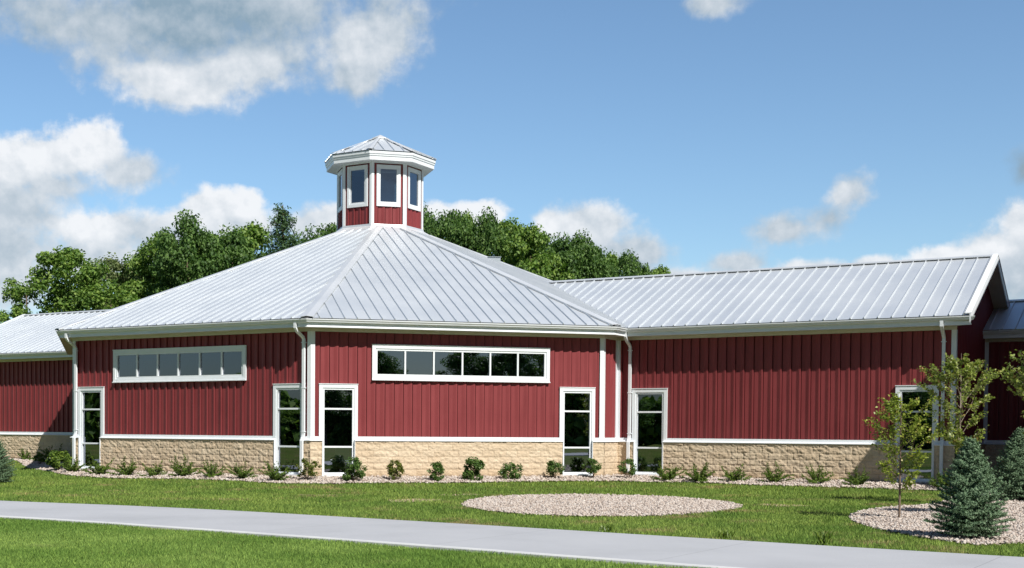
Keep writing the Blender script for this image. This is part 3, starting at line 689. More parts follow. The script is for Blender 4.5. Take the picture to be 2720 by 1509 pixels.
# left wing
lwg = thing('gabled_wing', 'red gabled wing with white-lit metal roof at the far left edge', 'building', (-14, 22, 0))
FL = FR(LWo + dA * 18.4, LWo - dA * 2.); ll = FL.L
wall_unit(FL, lwg, talls=[(9.9 + .0, 11.16)], seed=51, k0=1., k1=0, t1=False, off=.03)
rl_ = 5.3
eaves(FL, lwg, 1., 0.)
gabled_wing(lwg, FL, 0, rl_, 10.6, (-.5, -.5), (ll - 1.2, ll + 3.), None)
gable_end(lwg, FL, 0, -1, rl_, -.5, None, detail=False)
m = MB(); box(m, FL, .1, ll, -10.4, -.1, -.3, .05); obj('floor', m, M['dark'], lwg)
m = MB(); box(m, FL, .1, ll, -10.4, -.1, 4.5, 4.6); obj('ceiling', m, M['dark'], lwg)
m = MB(); box(m, FL, .1, ll, -4, -3.9, .05, 4.5); obj('interior_partition', m, M['dark'], lwg)
m = MB(); siding(m, FR(FL(ll, -10.6, 0)[:2], FL(0, -10.6, 0)[:2]), -.2, ZT + .1, []); obj('wall', m, M['red'], lwg, False)

# low link behind the left wing's gable
lk = thing('link_building', 'low link roof just visible beyond the left wing gable', 'building', (-24, 36, 0))
FK = FR(FL(-12, -3.2, 0)[:2], FL(-.01, -3.2, 0)[:2])
wall_unit(FK, lk, seed=61, k0=0, k1=0, detail=False, t0=False, t1=False); eaves(FK, lk, 0, 0, u1=FK.L)
gabled_wing(lk, FK, 0, 2.9, 5.8, (0, 0), (FK.L, FK.L), None, slope=.36)

# link right of the right wing
lr = thing('link_building', 'lower shaded red link with its own roof right of the gable', 'building', (19, -4, 0))
FQ = FR(FW(lw_ + .0, -6.25, 0)[:2], FW(lw_ + 4.45, -6.25, 0)[:2])
wall_unit(FQ, lr, seed=71, k0=-.0, k1=0, off=.0, t1=False); eaves(FQ, lr, 0, 0)
downspout(FQ, 1.35, lr, straight=True)
gabled_wing(lr, FQ, 0, 2.9, 5.8, (0.0, 0.0), (4.45, 4.45), None, slope=.36)

# the tall block at the far end of the link, outside the picture on the right, whose shade falls on the link and the gable
tb = thing('gabled_block', 'tall red gabled block just outside the picture on the right', 'building', (22, -14, 0))
FT = FR(CC + dW * (lw_ + 4.5) + nA * 3.4, CC + dW * (lw_ + 26.) + nA * 3.4)
TZ = 8.98 - .24
wall_unit(FT, tb, talls=[(2.2, 3.46), (7.1, 8.36), (12.0, 13.26)], detail=False, k0=0, k1=0, topfn=lambda u: TZ - .2)
for u_ in (.0,): corner_trim(FT, 0, .14, tb, z1=TZ - .2)
m = MB(); box(m, FT, .1, FT.L, -17, -.3, -.3, .04); obj('floor', m, M['dark'], tb)
eaves(FT, tb, 0, 0, dz=TZ - Z0)
gabled_wing(tb, FT, 0, 9.0, 18., (-.1, -.1), (FT.L, FT.L), None, z0=TZ)
gable_end(tb, FT, 0, -1, 9.0, -.12, None, z0=TZ, detail=False)
# ------------------------------------------------------------------ ground
def axis(lo, hi, step, far):
    a = list(np.arange(lo, hi + step / 2, step)); d = step; x = hi
    out = a
    while x < far: d *= 1.35; x += d; out.append(x)
    d = step; x = lo; pre = []
    while x > -far: d *= 1.35; x -= d; pre.append(x)
    return np.array(pre[::-1] + out)
gx = axis(-26, 24, .4, 900); gy = axis(-42, 30, .4, 900)
X, Y = np.meshgrid(gx, gy, indexing='ij'); Z = terr(X.ravel(), Y.ravel()).reshape(X.shape)
idx = np.arange(X.size).reshape(X.shape)
q = np.stack([idx[:-1, :-1], idx[1:, :-1], idx[1:, 1:], idx[:-1, 1:]], -1).reshape(-1, 4)
g = link_mesh('ground', fast_mesh('ground', np.stack([X.ravel(), Y.ravel(), Z.ravel()], 1), q, M['ground'], True)); g['kind'] = 'structure'

# path: far and near edges
PF = [(-60, 30.2), (-24.5, 1.2), (-13.884, -7.866), (-11.057, -10.13), (-8.507, -12.58), (-4.531, -17.149), (-1.663, -20.62), (1.427, -24.25), (9.5, -33.3), (30, -56)]
dn = np.array([-.743, -.669]) * 4.02
def smooth(P, n=8):
    P = [np.array(p, float) for p in P]; out = []
    for i in range(len(P) - 1):
        p0 = P[max(i - 1, 0)]; p1 = P[i]; p2 = P[i + 1]; p3 = P[min(i + 2, len(P) - 1)]
        for k in range(n):
            t = k / n; out.append(.5 * (2 * p1 + (p2 - p0) * t + (2 * p0 - 5 * p1 + 4 * p2 - p3) * t * t + (3 * p1 - p0 - 3 * p2 + p3) * t ** 3))
    return out + [P[-1]]
PFs = smooth(PF); PNs = [p + dn for p in PFs]
PATH = PFs + PNs[::-1]
m = MB()
for i in range(len(PFs) - 1):
    a, b, c, d = PFs[i], PFs[i + 1], PNs[i + 1], PNs[i]
    m.prism([(a[0], a[1], -.40), (b[0], b[1], -.40), (c[0], c[1], -.40), (d[0], d[1], -.40)], [(a[0], a[1], -.250), (b[0], b[1], -.250), (c[0], c[1], -.250), (d[0], d[1], -.250)])
m2 = MB()
top = [(p[0], p[1]) for p in PFs]; bot = [(p[0], p[1]) for p in PNs]
for i in range(len(top) - 1):
    m2.poly([(*bot[i], -.250), (*bot[i + 1], -.250), (*top[i + 1], -.250), (*top[i], -.250)])
    m2.poly([(*top[i], -.250), (*top[i + 1], -.250), (*top[i + 1], -.42), (*top[i], -.42)])
pth = obj('path', m2, M['path']); pth['kind'] = 'structure'
# rounded slab edge on the near side, sunlit brightness put into its whiter colour
m = MB(); ed = [np.array(p) for p in bot]; nd = dn / np.hypot(*dn)
for i in range(len(ed) - 1):
    for (o0, z0), (o1, z1) in (((0, -.250), (.022, -.255)), ((.022, -.255), (.04, -.275)), ((.04, -.275), (.045, -.42))):
        a, b = ed[i], ed[i + 1]; m.poly([(*(a + nd * o0), z0), (*(b + nd * o0), z0), (*(b + nd * o1), z1), (*(a + nd * o1), z1)])
M['edge'] = white('slab_edge', c4(.50, .51, .53), c4(.58, .59, .60), .8)
obj('slab_edge', m, M['edge'], pth)

# gravel beds
BF = [(-16.2, 23.9), (-15.3, 21.9), (-14.8, 18.0), (-14.3, 13.4), (-13.759, 9.818), (-13.2, 7.0), (-12.909, 5.948), (-12.211, 4.626), (-10.904, 3.117), (-9.644, 2.195), (-8.425, 1.202), (-7.273, -0.024), (-6.202, -1.435), (-5.037, -1.84), (-3.785, -1.772), (-1.881, -1.737), (0.066, -1.713), (2.137, -1.472), (4.197, -1.434), (5.57, -1.577), (6.646, -2.19), (7.584, -3.116), (8.421, -4.142), (9.294, -5.012), (10.128, -5.872), (11.264, -7.01), (12.042, -7.9), (12.4, -8.4)]
BB = [(-18, 26), HA + V2(-.5, .6), HA, AB, BC, CC, WE, WE + V2(.4, .6)]
BED1 = smooth(BF, 3) + [V2(14.5, -7.2)] + [V2(*p) for p in ((13.4, -6.7), WE, CC, BC, AB, HA, (-12.5, 8.5), (-12.5, 16), (-16, 25.5))]
OVAL = smooth([(-2.945, -10.53), (-2.425, -9.246), (-1.859, -8.223), (-1.148, -7.34), (-0.301, -6.829), (0.679, -6.522), (1.609, -6.413), (2.445, -6.722), (3.074, -7.217), (3.716, -7.908), (4.048, -8.934), (4.169, -10.064), (4.077, -11.1), (3.672, -12.19), (2.942, -13.157), (2.108, -13.899), (1.1, -14.564), (0.172, -14.945), (-0.621, -15.08), (-1.219, -14.994), (-1.771, -14.791), (-2.328, -14.336), (-2.73, -13.632), (-3.019, -12.776), (-3.098, -11.754)], 3)
BEDR = smooth([(4.229, -15.901), (4.921, -14.97), (5.594, -14.24), (6.457, -13.484), (7.429, -12.844), (8.245, -12.469), (9.202, -11.926), (10.603, -10.491), (12.184, -8.9), (13.6, -7.4)], 3) + [V2(*p) for p in ((14.2, -6.9), (16.8, -4.5), (20, -8), (14, -12), (13.2, -21.8))] + smooth([(9, -21.9), (5.2, -21.95), (3.497, -22.207), (3.031, -22.35), (2.598, -22.421), (2.43, -22.249), (2.406, -21.878), (2.412, -21.342), (2.524, -20.631), (2.643, -19.872), (2.886, -18.885), (3.295, -17.723), (3.648, -16.889)], 3)
def tri_poly(P):
    from mathutils.geometry import tessellate_polygon
    return tessellate_polygon([[Vector((p[0], p[1], 0)) for p in P]])
def bed_sheet(P, name, h=.03):
    # fine grid clipped to the polygon so that it follows the ground
    xs = [p[0] for p in P]; ys = [p[1] for p in P]; s = .22
    ax = np.arange(min(xs), max(xs) + s, s); ay = np.arange(min(ys), max(ys) + s, s)
    gx_, gy_ = np.meshgrid(ax, ay, indexing='ij'); ins = in_poly(gx_, gy_, P)
    keep = ins[:-1, :-1] & ins[1:, :-1] & ins[1:, 1:] & ins[:-1, 1:]
    z = terr(gx_.ravel(), gy_.ravel()) + h; id_ = np.arange(gx_.size).reshape(gx_.shape)
    q = np.stack([id_[:-1, :-1], id_[1:, :-1], id_[1:, 1:], id_[:-1, 1:]], -1)[keep]
    v = np.stack([gx_.ravel(), gy_.ravel(), z], 1)
    u, inv = np.unique(q.ravel(), return_inverse=True)
    return v[u], inv.reshape(-1, 4)
rng = np.random.default_rng(7)
OCT_V = np.array([(1, 0, 0), (0, 1, 0), (-1, 0, 0), (0, -1, 0), (0, 0, 1), (0, 0, -1)], float); OCT_F = np.array([(0, 1, 4), (1, 2, 4), (2, 3, 4), (3, 0, 4), (1, 0, 5), (2, 1, 5), (3, 2, 5), (0, 3, 5)])
def stones_mesh(P, dens, size, h=.03):
    xs = [p[0] for p in P]; ys = [p[1] for p in P]; A = (max(xs) - min(xs)) * (max(ys) - min(ys)); n = int(A * dens)
    x = rng.uniform(min(xs), max(xs), n); y = rng.uniform(min(ys), max(ys), n); k = in_poly(x, y, P); x, y = x[k], y[k]
    bd = bdist(x, y); k = bd > .13; x, y, bd = x[k], y[k], bd[k]
    # only what the camera could see: thin out with distance
    d = np.hypot(x - CAM.x, y - CAM.y); k = rng.random(len(x)) < np.clip(32 / d, .35, 1); x, y, d = x[k], y[k], d[k]
    n = len(x); z = terr(x, y) + h; s = rng.uniform(*size, n) * np.clip(d / 30, 1, 1.5)
    sc3 = rng.uniform(.6, 1.25, (n, 1, 3)) * np.array([1, 1, .6]); V = OCT_V[None] * sc3 * s[:, None, None] + rng.normal(0, .14, (n, 6, 3)) * s[:, None, None]
    a = rng.uniform(0, 6.28, n); b = rng.normal(0, .35, n)
    ca, sa, cb, sb = np.cos(a), np.sin(a), np.cos(b), np.sin(b)
    Y1 = V[..., 1] * cb[:, None] - V[..., 2] * sb[:, None]; Z1 = V[..., 1] * sb[:, None] + V[..., 2] * cb[:, None]
    X2 = V[..., 0] * ca[:, None] - Y1 * sa[:, None]; Y2 = V[..., 0] * sa[:, None] + Y1 * ca[:, None]
    out = np.stack([X2 + x[:, None], Y2 + y[:, None], Z1 + (z + rng.uniform(-.01, .02, n))[:, None]], -1).reshape(-1, 3)
    F_ = (OCT_F[None] + (np.arange(n) * 6)[:, None, None]).reshape(-1, 3)
    return out, F_
for P, nm, dens, size, lab in ((BED1, 'gravel_bed', 260, (.026, .05), 'pale pinkish river gravel strip along the foot of the walls'), (OVAL, 'gravel_bed', 420, (.022, .045), 'pale oval island of river gravel in the lawn'), (BEDR, 'gravel_bed', 330, (.022, .045), 'pale curved river gravel bed around the spruce and young trees')):
    v, f = bed_sheet(P, nm); o = link_mesh(nm, fast_mesh(nm, v, f, M['gravel'])); o['kind'] = 'stuff'; o['label'] = lab; o['category'] = 'gravel'
    v, f = stones_mesh(P, dens, size); s = link_mesh('pebbles', fast_mesh('pebbles', v, f, M['pebble']), o)

# grass blades
def blades(region, n, h, w, name, mat, lab, box_, excl, thin=()):
    x = rng.uniform(box_[0], box_[1], n); y = rng.uniform(box_[2], box_[3], n)
    dx, dy = x - CAM.x, y - CAM.y; d = np.hypot(dx, dy); az = np.degrees(np.arctan2(dx, dy)); k = (az > -8) & (az < 43) & (d > 8)
    k &= region(x, y)
    for P in excl: k &= ~in_poly(x, y, P)
    for P in thin: k &= ~in_poly(x, y, P) | (rng.random(n) < .38)
    x, y, d = x[k], y[k], d[k]
    k = rng.random(len(x)) < np.clip((26 / d) ** 1.6, .12, 1); x, y, d = x[k], y[k], d[k]; n = len(x)
    k = bdist(x, y) > .1; x, y, d = x[k], y[k], d[k]; n = len(x)
    z = terr(x, y); pn = vnoise(x * .9 + 50, y * .9 + 50, 3)
    H = rng.uniform(*h, n) * (.75 + .5 * pn) * np.clip(d / 28, 1, 1.25); W = w * np.clip(d / 20, 1, 2.2) * rng.uniform(.6, 1.3, n)
    a = rng.uniform(0, 6.28, n); lean = rng.normal(0, .45, (n, 2)) * H[:, None]
    ux, uy = np.cos(a) * W, np.sin(a) * W
    v = np.empty((n, 4, 3)); v[:, 0] = np.stack([x - ux, y - uy, z - .01], 1); v[:, 1] = np.stack([x + ux, y + uy, z - .01], 1)
    v[:, 2] = np.stack([x + ux * .5 + lean[:, 0] * .9, y + uy * .5 + lean[:, 1] * .9, z + H * .85], 1); v[:, 3] = np.stack([x - ux * .1 + lean[:, 0], y - uy * .1 + lean[:, 1], z + H], 1)
    f = np.arange(n * 4).reshape(-1, 4)
    o = link_mesh(name, fast_mesh(name, v.reshape(-1, 3), f, mat)); o['kind'] = 'stuff'; o['label'] = lab; o['category'] = 'grass'
    return o
def side(x, y): # >0 on the building side of the path
    return x * .743 + y * .669 + 15.5
def oval_poly(x, y, a, b_, rot, n=20, j=.22):
    q = random.Random(x); return [V2(x + (a * math.cos(t) * math.cos(rot) - b_ * math.sin(t) * math.sin(rot)) * k, y + (a * math.cos(t) * math.sin(rot) + b_ * math.sin(t) * math.cos(rot)) * k) for t, k in ((6.283 * i / n, 1 + q.uniform(-j, j)) for i in range(n))]
SOIL = [oval_poly(5.1, -11.5, .62, .6, .2), oval_poly(-3.6, -8.3, .9, .6, .5), oval_poly(-5.3, -5.0, 1.0, .5, .1), oval_poly(-1.6, -5.6, .8, .5, .8)]
M['soil'] = MT('bare_soil').set(Base_Color=c4(.46, .34, .24), Roughness=1.).m
for P in SOIL:
    m = MB(); m.poly([(p[0], p[1], -.292) for p in P]); o = obj('bare_soil', m, M['soil']); o['kind'] = 'structure'
pathx = [PATH]
blades(lambda x, y: side(x, y) > -2, 2200000, (.03, .065), .006, 'grass', M['lawn_far'], 'patchy yellow-green lawn between the path and the building', (-24, 22, -36, 34), [PATH, BED1, OVAL, BEDR], SOIL)
blades(lambda x, y: side(x, y) < -2, 1700000, (.02, .058), .0055, 'grass', M['lawn_near'], 'lush green grass verge in the near foreground', (-20, 6, -34, -6), [PATH])
# ------------------------------------------------------------------ plants
def leaf_quads(C, size, nrm_bias=None, seed=0, aspect=.55, up_bias=.3):
    """C (n,3) centres, size (n,) half lengths -> diamond leaves"""
    r = np.random.default_rng(seed); n = len(C)
    nn = r.normal(0, 1, (n, 3)); nn[:, 2] = np.abs(nn[:, 2]) * (1 + up_bias)
    if nrm_bias is not None: nn += nrm_bias
    nn /= np.linalg.norm(nn, axis=1, keepdims=True)
    t = r.normal(0, 1, (n, 3)); t -= nn * (t * nn).sum(1, keepdims=True); t /= np.linalg.norm(t, axis=1, keepdims=True); b = np.cross(nn, t)
    s = size[:, None]; fold = nn * s * .22
    v = np.stack([C - t * s, C + b * s * aspect - fold * .0 + fold, C + t * s, C - b * s * aspect + fold], 1)
    return v.reshape(-1, 3), np.arange(n * 4).reshape(-1, 4)
def tube(pts, radii, sides=6):
    V = []; F = []; pts = [np.array(p, float) for p in pts]
    for i, p in enumerate(pts):
        d = pts[min(i + 1, len(pts) - 1)] - pts[max(i - 1, 0)]; d /= np.linalg.norm(d) + 1e-9
        a = np.cross(d, (0, 0, 1.)); 
        if np.linalg.norm(a) < .1: a = np.array((1., 0, 0))
        a /= np.linalg.norm(a); b = np.cross(d, a)
        for k in range(sides):
            t = 2 * math.pi * k / sides; V.append(p + (a * math.cos(t) + b * math.sin(t)) * radii[i])
    for i in range(len(pts) - 1):
        for k in range(sides): F.append((i * sides + k, i * sides + (k + 1) % sides, (i + 1) * sides + (k + 1) % sides, (i + 1) * sides + k))
    return V, F
def merge(parts):
    V = []; F = []; b = 0
    for v, f in parts: V.append(np.asarray(v, float)); F.append(np.asarray(f, int) + b); b += len(v)
    return np.concatenate(V), np.concatenate(F)
def branch(p0, dirv, L, r0, seed, n=6, curve=.25, sides=5, up=.2):
    r = random.Random(seed); p = np.array(p0, float); d = np.array(dirv, float); d /= np.linalg.norm(d); P = [p.copy()]
    for i in range(n):
        d = d + np.array([r.gauss(0, curve), r.gauss(0, curve), r.gauss(0, curve * .6) + up]) * .35; d /= np.linalg.norm(d); p = p + d * L / n; P.append(p.copy())
    R = [r0 * (1 - .85 * i / n) for i in range(n + 1)]
    return P, R
def deciduous(H, W, seed, mat, leafs=12000, leaf=.17, lacy=.0, conical=0.):
    """returns (crown mesh, trunk mesh); crown of clumps of leaf faces, base at z=0"""
    r = np.random.default_rng(seed); parts = []; clumps = []
    th = H * .28
    tr = [tube([(0, 0, -.3), (.1, 0, th * .5), (0, .1, th), (.1, .1, H * .6), (.0, 0, H * .9)], [H * .026, H * .022, H * .018, H * .011, .03], 7)]
    nb = 16
    for i in range(nb):
        z0 = th * .7 + (H * .55) * (i / nb); a = i * 2.4 + r.uniform(-.4, .4); el = r.uniform(.35, 1.1)
        L = W * .5 * (1 - .55 * (i / nb)) * r.uniform(.8, 1.15)
        P, R = branch((0, 0, z0), (math.cos(a) * math.cos(el), math.sin(a) * math.cos(el), math.sin(el)), L, H * .010, seed * 100 + i, 6)
        tr.append(tube(P, R, 5)); clumps += [P[-1], P[-2], P[-3]]
    clumps = list(clumps)
    n2 = int(62 * (1 - lacy * .5))
    for i in range(n2):
        t = r.random(); z = th + (H - th) * t ** .85
        prof = math.sin(math.pi * min(1, (t * .86 + .14)) ** (.8 + conical)) ** .62 if conical == 0 else (1 - t) ** .8 + .08
        rad = W * .5 * prof * r.uniform(.45, 1.0); a = r.uniform(0, 6.28)
        clumps.append(np.array([rad * math.cos(a), rad * math.sin(a), z]))
    # leaders that break the outline
    for i in range(7):
        a = r.uniform(0, 6.28); clumps.append(np.array([W * .22 * math.cos(a), W * .22 * math.sin(a), H * r.uniform(.86, .97)]))
    C = []; S = []; B = []
    per = leafs // len(clumps)
    for c in clumps:
        rr = r.uniform(.45, 1.0) * W * .125 * (1 - .3 * lacy); k = int(per * r.uniform(.5, 1.4))
        g = r.normal(0, 1, (k, 3)); g /= np.linalg.norm(g, axis=1, keepdims=True); q = g * (r.random((k, 1)) ** .45) * rr * np.array([1.15, 1.15, .8])
        C.append(c + q); S.append(r.uniform(.6, 1.25, k) * leaf); B.append(g * .9)
    C = np.concatenate(C); S = np.concatenate(S); B = np.concatenate(B)
    k = C[:, 2] > th * .5; v, f = leaf_quads(C[k], S[k], B[k], seed, .62)
    cm = fast_mesh('crown', v, f, M[mat]); V, F = merge(tr); tm = fast_mesh('trunk', V, F, M['bark'], True)
    return cm, tm
def conifer(H, W, seed, mat='pine', n=9000, leaf=.14):
    r = np.random.default_rng(seed); C = []; S = []; tr = [tube([(0, 0, -.3), (0, 0, H * .6), (0, 0, H)], [H * .02, H * .012, .02], 6)]
    nb = 70
    for i in range(nb):
        t = i / nb; z0 = H * (.15 + .83 * t); L = W * .5 * (1 - t) ** .75 * r.uniform(.65, 1.2) + .15; a = i * 2.4
        P, R = branch((0, 0, z0), (math.cos(a), math.sin(a), .35), L, .03, seed * 31 + i, 5, .15, up=.28); tr.append(tube(P, R, 4))
        P = np.array(P)
        k = int(n / nb * (1.35 - t)); ii = r.uniform(1, len(P) - 1.001, k); fl = ii.astype(int); q = P[fl] + (P[fl + 1] - P[fl]) * (ii - fl)[:, None]
        C.append(q + r.normal(0, .12 + .05 * L, (k, 3))); S.append(r.uniform(.5, 1.2, k) * leaf)
    C = np.concatenate(C); S = np.concatenate(S); v, f = leaf_quads(C, S, None, seed, .35)
    V, F = merge(tr); return fast_mesh('crown', v, f, M[mat]), fast_mesh('trunk', V, F, M['bark'], True)
def tree_obj(name, meshes, x, y, H0, H, W0, W, rot, label, cat, group=None, z=-.3, first=None):
    t = thing(name, label, cat, (x, y, z), group)
    for nm, me in zip(('crown', 'trunk'), meshes):
        o = bpy.data.objects.new(nm, me); col.objects.link(o); o.parent = t
    t.rotation_euler = (0, 0, rot); t.scale = (W / W0, W / W0, H / H0); return t

kinds = {}
for nm, args in {
    'a': ('dec', 12, 8.5, 1, 'oak', 30000, .115, 0.), 'b': ('dec', 12, 7.5, 2, 'maple', 28000, .115, 0.), 'c': ('dec', 12, 9, 3, 'oak', 29000, .12, .1), 'd': ('dec', 12, 7, 4, 'olive', 15000, .11, .5),
    'e': ('dec', 12, 7, 5, 'maple', 10500, .115, .9), 'f': ('dec', 12, 8, 6, 'maple', 28000, .12, 0.), 'p': ('con', 12, 5.5, 7, 'pine', 20000, .10, 0.)}.items():
    kinds[nm] = deciduous(*args[1:4], args[4], args[5], args[6], args[7]) if args[0] == 'dec' else conifer(args[1], args[2], args[3], args[4], args[5], args[6])
W0 = {'a': 8.5, 'b': 7.5, 'c': 9, 'd': 7, 'e': 7, 'f': 8, 'p': 5.5}
LT = [ # x, y, top, kind, width, label
 (-16.6, 33.8, 8.3, 'e', 6.0, 'low thin leafy tree peeking over the left wing ridge'),
 (-18.2, 39.5, 7.0, 'c', 7, 'low dark bush-like tree behind the far left roof end'),
 (-15.8, 37.8, 10.9, 'e', 5.6, 'sparse lacy tree leaning at the left end of the treeline'),
 (-13.4, 38.6, 12.4, 'b', 6.8, 'rounded bright green tree beside the lacy one on the left'),
 (-11.0, 42.4, 12.9, 'd', 6.2, 'thin greyish olive tree with bare twigs showing in its crown'),
 (-9.2, 47.0, 12.9, 'c', 7.5, 'dark tree half hidden right of the greyish olive one'),
 (-7.9, 41.6, 13.9, 'f', 6.6, 'bright leafy tree with a knobbly top left of the tallest one'),
 (-6.5, 37.6, 14.4, 'a', 6.2, 'tallest narrow-topped tree in the left treeline'),
 (-4.6, 45.2, 14.6, 'b', 7.0, 'broad green tree filling the middle of the left treeline'),
 (-3.7, 38.8, 13.7, 'a', 6.6, 'dark full tree right of the tallest one'),
 (-2.1, 42.6, 14.9, 'f', 7.6, 'yellowish green tree left of the pine'),
 (-1.0, 35.9, 14.9, 'p', 6.6, 'dark spiky pine standing above the rest left of the cupola'),
 (0.6, 40.0, 13.6, 'a', 6.6, 'low dark tree just right of the pine behind the roof slope'),
 (3.6, 44.9, 15.6, 'c', 6.0, 'small crown showing just left of the cupola base'),
 (-14.6, 45.5, 9.0, 'a', 8, 'dark tree filling the gap behind the lacy one'),
 (-10.0, 36.4, 9.5, 'f', 7, 'shorter bright tree in front of the greyish olive one'),
 (-5.0, 34.8, 10.5, 'b', 7, 'shorter green tree in front of the tallest one')]
RT = [(9.6, 44.6, 16.6, 'a', 6.4, 'dark round crown touching the right side of the cupola'),
 (11.1, 41.4, 16.1, 'c', 6.2, 'dark tree second from the cupola on its right'),
 (12.9, 45.0, 16.5, 'f', 6.0, 'green peaked tree third from the cupola on its right'),
 (13.2, 40.6, 15.8, 'a', 5.6, 'dark pointed tree above the roof vent'),
 (15.0, 42.6, 15.9, 'b', 6.4, 'bright green cone-shaped tree right of the roof vent'),
 (15.3, 38.0, 14.7, 'f', 6.6, 'bright rounded tree on the treeline slope right of the cone-shaped one'),
 (17.5, 41.8, 14.9, 'c', 6.2, 'dark tree at the middle of the descending treeline'),
 (18.0, 39.4, 14.2, 'a', 6.2, 'dark full tree just past the middle of the descending treeline'),
 (19.2, 39.2, 13.9, 'a', 5.6, 'dark tree with a small pointed top on the lower slope'),
 (20.1, 38.8, 13.2, 'c', 5.6, 'tree where the hall roof line meets the wing ridge'),
 (21.8, 40.6, 13.0, 'f', 6.0, 'low green tree third from the right end of the treeline'),
 (22.2, 38.4, 12.7, 'a', 5.4, 'low dark tree second from the right end of the treeline'),
 (23.9, 40.0, 12.6, 'e', 5.4, 'loose tree near the right end of the treeline'),
 (24.2, 37.8, 12.0, 'b', 4.8, 'last small bright tree at the right end of the treeline'),
 (7.6, 47.5, 15.6, 'c', 7.5, 'tree hidden mostly behind the cupola'), ]
rr_ = random.Random(5)
for grp, L in (('trees behind the left half of the building', LT), ('trees behind the right half of the building', RT)):
    for x, y, top, k, w, lab in L:
        nm = 'pine_tree' if k == 'p' else 'leafy_tree'
        tree_obj(nm, kinds[k], x, y, 12, (top + .3) * (1.0 if k == 'p' or x > 19 else .965 if x > 8 else .955), W0[k], w * (1.08 if x < 8 else 1), rr_.uniform(0, 6.28), lab, 'pine' if k == 'p' else 'tree', grp)
# trees on the far side of the road behind the viewer; they show as dark shapes in the window glass
i = 0
for x, y, top, k, w in [(12, -98, 6, 'a', 9), (18.5, -99, 9.8, 'c', 8), (24, -104, 7.4, 'b', 9), (29, -100, 10.4, 'a', 9), (34, -98, 11.8, 'c', 10), (40, -99, 12, 'a', 10), (46, -101, 10.5, 'f', 9), (53, -104, 12, 'c', 10), (60, -102, 11, 'a', 11), (6, -104, 6.2, 'c', 10), (-1, -102, 6.5, 'a', 10), (-9, -104, 6.3, 'b', 10), (-20, -100, 6.2, 'a', 11),
    (-34, -92, 7, 'c', 11), (-46, -84, 7, 'a', 11), (-58, -74, 7.5, 'b', 11), (-68, -62, 7.0, 'c', 11), (-78, -50, 7, 'a', 11), (-86, -36, 7.5, 'c', 11), (-92, -22, 7, 'a', 12), (-96, -8, 7, 'b', 12), (68, -96, 12, 'a', 11), (77, -90, 12, 'c', 11)]:
    i += 1
    tree_obj('leafy_tree', kinds[k], x, y, 12, top + .3, W0[k], w, i * 1.3, 'dark tree reflected in the window glass, standing across the road behind the viewer', 'tree', 'trees across the road behind the viewer')

# thick undergrowth below those trees
r_ = np.random.default_rng(3); n_ = 60000; th_ = np.radians(r_.uniform(150, 285, n_)); R_w = r_.uniform(86, 93, n_)
cx_ = -8 + R_w * np.sin(th_) * 1.15; cy_ = -14 + R_w * np.cos(th_); top_ = 4.2 + 1.9 * vnoise(th_ * 40, th_ * 0 + 3, 2) + 1.2 * vnoise(th_ * 130, th_ * 0 + 3, 4)
cz_ = -.3 + r_.random(n_) ** .8 * top_
v, f = leaf_quads(np.stack([cx_, cy_, cz_], 1), r_.uniform(.4, .9, n_), None, 4, .7)
o = link_mesh('woodland', fast_mesh('woodland', v, f, M['maple'])); o['kind'] = 'stuff'; o['label'] = 'dark woodland edge reflected in the tall windows'; o['category'] = 'woodland'
# ---- young trees
def young(H, seed, mat, crown_w, z_first, nleaf, bark, leafsz, lean=(0, 0)):
    r = np.random.default_rng(seed); tp = [(0, 0, -.05), (lean[0] * .3, lean[1] * .3, H * .35), (lean[0] * .7, lean[1] * .7, H * .7), (lean[0], lean[1], H)]
    tr = [tube(tp, [.026, .021, .013, .004], 7)]; C = []; nb = 26
    for i in range(nb):
        t = i / nb; z0 = z_first + (H - z_first) * t * .92; a = i * 2.4 + r.uniform(-.5, .5)
        prof = (.45 + 1.1 * min(t * 2.2, 1)) * (1 - t) ** .55 + .12
        L = crown_w * .5 * prof * r.uniform(.7, 1.2) * 1.1
        P, R = branch((lean[0] * z0 / H, lean[1] * z0 / H, z0), (math.cos(a), math.sin(a), .9), L, .009, seed * 77 + i, 6, .3, up=.12); tr.append(tube(P, R, 4)); P = np.array(P)
        for j in range(3):
            a2 = a + r.uniform(-1.2, 1.2); q = P[r.integers(2, 5)]; P2, R2 = branch(q, (math.cos(a2), math.sin(a2), .5), L * .5, .004, seed * 7 + i * 9 + j, 4, .4, up=.1); tr.append(tube(P2, R2, 3))
            P2 = np.array(P2); k = nleaf // nb // 4; ii = r.uniform(.5, len(P2) - 1.001, k); fl = ii.astype(int)
            C.append(P2[fl] + (P2[fl + 1] - P2[fl]) * (ii - fl)[:, None] + r.normal(0, .035, (k, 3)))
        k = nleaf // nb // 4; ii = r.uniform(1.5, len(P) - 1.001, k); fl = ii.astype(int); C.append(P[fl] + (P[fl + 1] - P[fl]) * (ii - fl)[:, None] + r.normal(0, .035, (k, 3)))
    C = np.concatenate(C); v, f = leaf_quads(C, r.uniform(.6, 1.3, len(C)) * leafsz, None, seed, .6, .6)
    V, F = merge(tr); return fast_mesh('crown', v, f, M[mat]), fast_mesh('trunk', V, F, M[bark], True)
def place(name, meshes, x, y, z, rot, label, cat, group=None, s=1., names=('crown', 'trunk')):
    t = thing(name, label, cat, (x, y, z), group)
    for nm, me in zip(names, meshes):
        o = bpy.data.objects.new(nm, me); col.objects.link(o); o.parent = t
    t.rotation_euler = (0, 0, rot); t.scale = (s, s, s); return t
place('young_tree', young(2.62, 3, 'sapling', 1.45, .55, 3300, 'bark', .034), 4.977, -16.612, -.28, .4, 'slender young tree with thin brown trunk and small bright leaves in the gravel bed', 'tree', 'young trees by the right wing')
